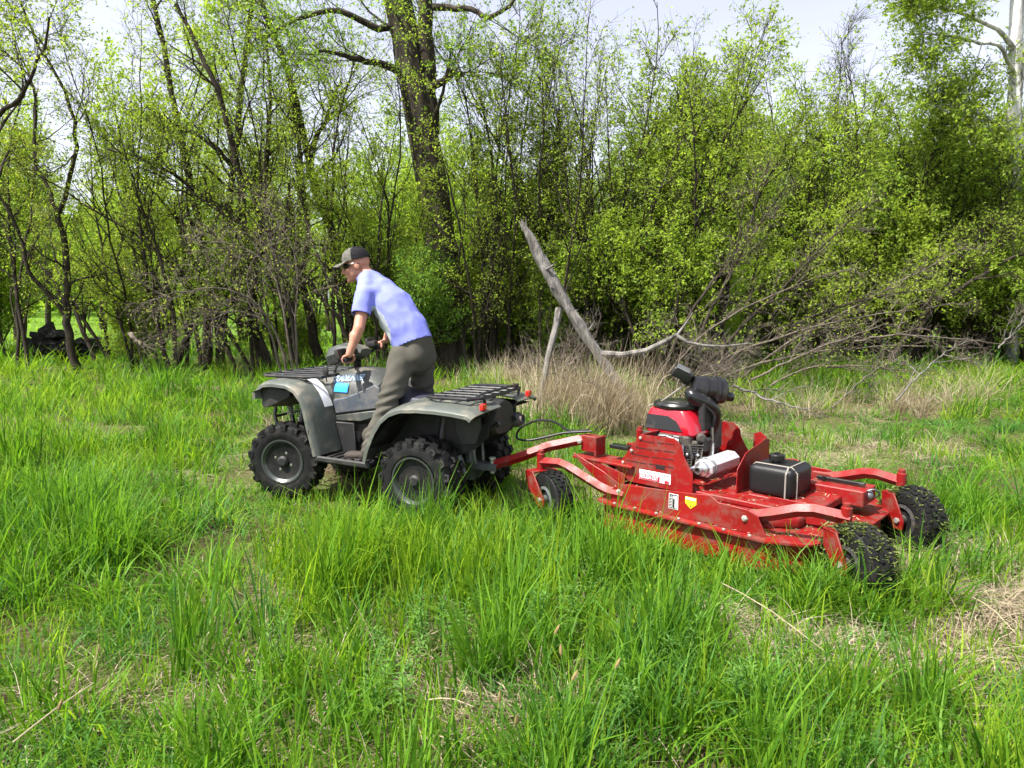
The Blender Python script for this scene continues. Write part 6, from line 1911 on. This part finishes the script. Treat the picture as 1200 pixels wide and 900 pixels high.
# grey side panel under the arm: own faces by place
b2.faces.ensure_lookup_table()
for f in b2.faces:
    p = f.calc_center_median() + FOOT0
    t = (p.z - 1.26) / .30
    xc = .475 + .125 * t
    inside = abs(p.y) > .03 and 0.02 < t < 1.0 and (p.x - xc) > -.025 - .075 * math.sin(PI * min(1, max(0, t))) and p.z < 1.60 and not (p.y * 1.0 > .225 or p.y < -.225)
    f.material_index = 1 if inside else 0
b2.to_mesh(me_s); b2.free()
me_s.materials.append(SHIRT); me_s.materials.append(SHIRTG)
link_mesh('shirt', me_s, person)

# trousers
tr = B()
capsule(tr, (.330, 0, 1.15), (.345, 0, 1.29), .150, .158, flat=(1.06, .96), sides=20)
el(tr, (.285, .075, 1.17), (.10, .10, .13)); el(tr, (.285, -.075, 1.17), (.10, .10, .13))
for s in (1, -1):
    kn = KNEE[s]
    capsule(tr, HIP[s] + Vector((0, 0, .02)), HIP[s].lerp(kn, .55), .114, .095, sides=16)
    capsule(tr, HIP[s].lerp(kn, .5), kn + Vector((.01, 0, 0)), .098, .080, sides=16)
    capsule(tr, kn, kn.lerp(ANK[s], .55), .080, .074, sides=16)
    capsule(tr, kn.lerp(ANK[s], .5), ANK[s] + Vector((-.008, 0, -.01)), .074, .062, sides=16)


def pfold(p):
    d_ = .004 * math.sin(p.z * 42 + p.y * 22 + 3 * math.sin(p.x * 14)) * math.sin(p.x * 30 + p.z * 12)
    for s in (1, -1):      # creases bunching at knee and crotch
        k_ = math.exp(-((p.z - KNEE[s].z - .03) / .10) ** 2) * (1 if p.y * s > 0 else 0)
        d_ += .011 * k_ * math.sin(p.z * 95 + p.x * 35 + p.y * 10)
        d_ += .006 * math.exp(-((p.z - .56) / .08) ** 2) * math.sin(p.z * 110 + p.x * 40) * (1 if p.y * s > 0 else 0)
    return d_


tm = fuse(tr, 'trousers', PANTS, .0135, it=6, fac=.5, disp=pfold)
b2 = bmesh.new(); b2.from_mesh(tm)
cut(b2, (.345, 0, 1.285), (.35, 0, .94), lambda p: True)
for s in (1, -1): cut(b2, ANK[s] + Vector((0, 0, -.03)), (.05, 0, -1), lambda p, s=s: p.y * s > .1)
for f in b2.faces: f.smooth = True
bmesh.ops.solidify(b2, geom=list(b2.faces), thickness=.004)
me_t = bpy.data.meshes.new('trousers'); b2.to_mesh(me_t); b2.free(); me_t.materials.append(PANTS)
link_mesh('trousers', me_t, person)
for s in (1, -1):
    bt = B()
    f0 = ANK[s]; dr = Vector((1, .18 * s, 0)).normalized()
    capsule(bt, f0 + Vector((0, 0, .03)), f0 + Vector((-.01, 0, -.03)), .050, .048)
    el(bt, f0 + dr * .02 + Vector((0, 0, -.042)), (.085, .045, .040), (0, 0, .18 * s))
    el(bt, f0 + dr * .12 + Vector((0, 0, -.047)), (.085, .050, .036), (0, .08, .18 * s))
    bm2 = fuse(bt, 'boot', BOOT, .008, it=3)
    for v in bm2.vertices:
        if v.co.z < -.0 + .002: v.co.z = max(v.co.z, .004)
    o = link_mesh('boot', bm2, person)
    B().prism([(-.075, -.035), (.02, -.040), (.12, -.048), (.19, -.035), (.205, 0), (.19, .035), (.12, .046), (.02, .038), (-.075, .034), (-.09, 0)], .018, lp_(f0 + Vector((0, 0, -.072))), u=dr, v=(-dr.y, dr.x, 0), bev=.004).obj('sole', BLACKP, o)

# cap: khaki front and brim, black mesh back
def dome(a0, a1, name, m, cz=.040, grow_=1.0):
    rings = []
    for i in range(9):
        e_ = i / 8 * PI / 2
        rings.append([lp_(hd((-.006 + .110 * grow_ * math.cos(e_) ** .8 * math.cos(a), .090 * grow_ * math.cos(e_) ** .8 * math.sin(a), cz + .098 * grow_ * math.sin(e_)))) for a in np.linspace(a0, a1, 17)])
    bb = B(); bb.loft(rings, cap=False, ring_closed=False)
    bmesh.ops.solidify(bb.bm, geom=list(bb.bm.faces), thickness=.004)
    return bb.obj(name, m, person)


dome(-1.42, 1.42, 'cap_front', CAPK); dome(1.42, 2 * PI - 1.42, 'cap_back', CAPB)
B().ball(lp_(hd((-.006, 0, .139))), .008, u=10, v=6).obj('cap_button', CAPB, person)
br_ = []
for t_ in np.linspace(0, 1, 6):
    ring = []
    for a in np.linspace(-1.05, 1.05, 13):
        x0, y0 = -.006 + .108 * math.cos(a), .088 * math.sin(a)
        x1, y1 = .182 - .05 * (abs(a) / 1.05) ** 2.2, .082 * math.sin(a) / math.sin(1.05) * .95
        t2 = float(t_)
        ring.append(lp_(hd((x0 + (x1 - x0) * t2, y0 + (y1 - y0) * t2, .043 - .012 * t2 - .018 * (abs(a) / 1.05) ** 2 * t2))))
    br_.append(ring)
bb = B(); bb.loft(br_, cap=False, ring_closed=False); bmesh.ops.solidify(bb.bm, geom=list(bb.bm.faces), thickness=.005); bb.obj('cap_brim', CAPK, person)
# wrap sunglasses, cropped grey hair band
sg = []
for a in np.linspace(-1.05, 1.05, 15):
    x_, y_ = -.012 + .112 * math.cos(a), .083 * math.sin(a)
    hh = .019 * (1 - .35 * (abs(a) / 1.05) ** 2) - (.008 if abs(a) < .12 else 0)
    sg.append([lp_(hd((x_, y_, .010 + hh))), lp_(hd((x_ + .003, y_ * 1.03, .010))), lp_(hd((x_, y_, .010 - hh)))])
bb = B(); bb.loft(sg, cap=False, ring_closed=False); bmesh.ops.solidify(bb.bm, geom=list(bb.bm.faces), thickness=.003)
gl = bb.obj('sunglasses', GLASS, person)
for s in (1, -1): B().tube([lp_(hd((.045, s * .074, .014))), lp_(hd((.0, s * .084, .013))), lp_(hd((-.035, s * .082, .004)))], .0035, 6).obj('temple_arm', GLASS, gl)

# ================================================================ single plants and stalks in the near grass
def weed_plant(x, y, h, label, seed, n_st=4):
    r = np.random.RandomState(seed)
    base = np.array([x, y, float(gz(x, y))])
    root = empty('weed_plant', base); tag(root, label, 'weed', 'leafy weeds in the near grass')
    for s in range(n_st):
        a = r.uniform(0, 6.28); H = h * r.uniform(.75, 1.05)
        P, rd = grow(r, np.array([[.03 * math.cos(a), .03 * math.sin(a), -.02]]), np.array([[.25 * math.cos(a), .25 * math.sin(a), 1.]]), np.array([H]), 6, .06, .03, np.array([.003]), np.array([.0012]))
        V, F = tubes(P, rd, 4)
        link_mesh('stem', np_mesh('stem', V, F, WEED, smooth=True, attr=np.full(len(V), .4)), root)
        k = 34
        t = np.sort(r.uniform(.25, 1.0, k)); f = np.clip(t, 0, .999) * 6; i = f.astype(int); u = (f - i)[:, None]
        c = P[0][i] * (1 - u) + P[0][i + 1] * u
        az = np.arange(k) * 2.4 + a; L = (.075 * (1.1 - .55 * t) * r.uniform(.7, 1.2, k))[:, None]
        d = np.stack([np.cos(az), np.sin(az), .55 - .4 * (1 - t)], 1); d = norm(d)
        w = norm(np.cross(d, np.array([0, 0, 1.])))
        dn = np.array([0, 0, -1.])
        m1 = c + d * L * .5; tip = c + d * L + dn * L * .22
        W = L * .085
        q = np.stack([c, m1 + w * W, tip, m1 - w * W], 1).reshape(-1, 3)
        lf = link_mesh('leaves', np_mesh('leaves', q, np.arange(k * 4).reshape(-1, 4), WEED, attr=np.repeat(r.uniform(.2, 1, k), 4)), root); lf['kind'] = 'stuff'


def near(px, py, z=.3):
    """ground position below a plant whose top shows at this photo point, z metres above ground"""
    d = ray(px, py); t = (z - CAM_H) / d[2]
    return d[0] * t, d[1] * t


for i, (px, py, h, lab) in enumerate([
        (505, 690, .36, 'pale leafy weed at the middle of the near grass below the quad bike'), (545, 705, .30, 'small leafy weed right beside the largest pale weed'),
        (470, 735, .26, 'low leafy weed in the gap left of the pale weeds'), (620, 672, .40, 'leafy weed in the grass below the mower\'s front caster'),
        (650, 690, .38, 'tall leafy weed below the mower deck\'s front corner'), (690, 668, .34, 'leafy weed just below the mower\'s side skirt'),
        (330, 735, .30, 'drooping weed with pale leaves in the lower left grass'), (455, 790, .26, 'leafy weed near the bottom, left of centre'),
        (790, 745, .30, 'leafy weed in the grass below the warning decals'), (870, 790, .28, 'leafy weed right of centre near the bottom'),
        (720, 800, .26, 'leafy weed near the bottom, right of centre'), (1090, 790, .24, 'leafy weed at the lower right beside the straw')]):
    x, y = near(px, py, h * .8)
    weed_plant(x, y, h, lab, 300 + i)

STALK = mat('stalk_straw', (0.34, 0.28, 0.18), .8, var=.15)
for i, (a, c, r_, lab) in enumerate([
        ((845, 683, .34), (965, 762, .16), .0028, 'long pale dead stalk lying slanted across the grass below the mower'),
        ((503, 820, .20), (555, 828, .20), .0028, 'short straw lying level near the bottom centre'),
        ((15, 870, .16), (110, 800, .20), .003, 'dead stalk lying in the lower left corner'),
        ((1140, 700, .12), (1190, 742, .10), .003, 'dead stalk on the mown strip at the right edge')]):
    pa, pc = near(*a), near(*c)
    A, C = np.array([pa[0], pa[1], a[2]]), np.array([pc[0], pc[1], c[2]])
    mid_ = (A + C) / 2 + np.array([.01, .0, .015])
    o = B().tube([tuple(A), tuple(A * .6 + mid_ * .4 + .003), tuple(mid_), tuple(C)], [r_, r_, r_ * .9, r_ * .6], 6).obj('straw_stalk', STALK)
    tag(o, lab, 'stalk')

# sedge stems with brown flower heads
HEADM = mat('seed_head', (0.20, 0.145, 0.055), .8, var=.3, var_scale=80)
SEDGE = mat('sedge_stem', (0.10, 0.19, 0.03), .6)
for i, (px, py, h, lab) in enumerate([
        (632, 755, .34, 'sedge with a brown flower head, uppermost of those at the bottom centre'), (672, 785, .32, 'sedge with a brown flower head right of the pale straw'),
        (645, 820, .30, 'sedge with a tilted brown flower head, middle of the bottom group'), (595, 842, .28, 'sedge with a brown flower head, leftmost of the bottom group'),
        (615, 858, .26, 'sedge with a brown flower head, lowest of the bottom group'), (52, 832, .30, 'sedge with a brown flower head in the lower left corner'), (705, 800, .30, 'sedge with a brown flower head, rightmost of the bottom group')]):
    x, y = near(px, py, h)
    r = random.Random(i)
    root = empty('sedge', (x, y, float(gz(x, y)))); tag(root, lab, 'sedge', 'flowering sedges in the near grass')
    lx, ly = r.uniform(-.06, .08), r.uniform(-.05, .05)
    top = Vector((lx, ly, h))
    B().tube([(0, 0, -.02), (lx * .3, ly * .3, h * .5), top], [.0022, .002, .0015], 5).obj('stem', SEDGE, root)
    d = Vector((lx * 3 + .1, ly * 3, .5)).normalized()
    B().tube([top, top + d * .012, top + d * .03, top + d * .042], [.002, .0062, .0055, .001], 7).obj('flower_head', HEADM, root)
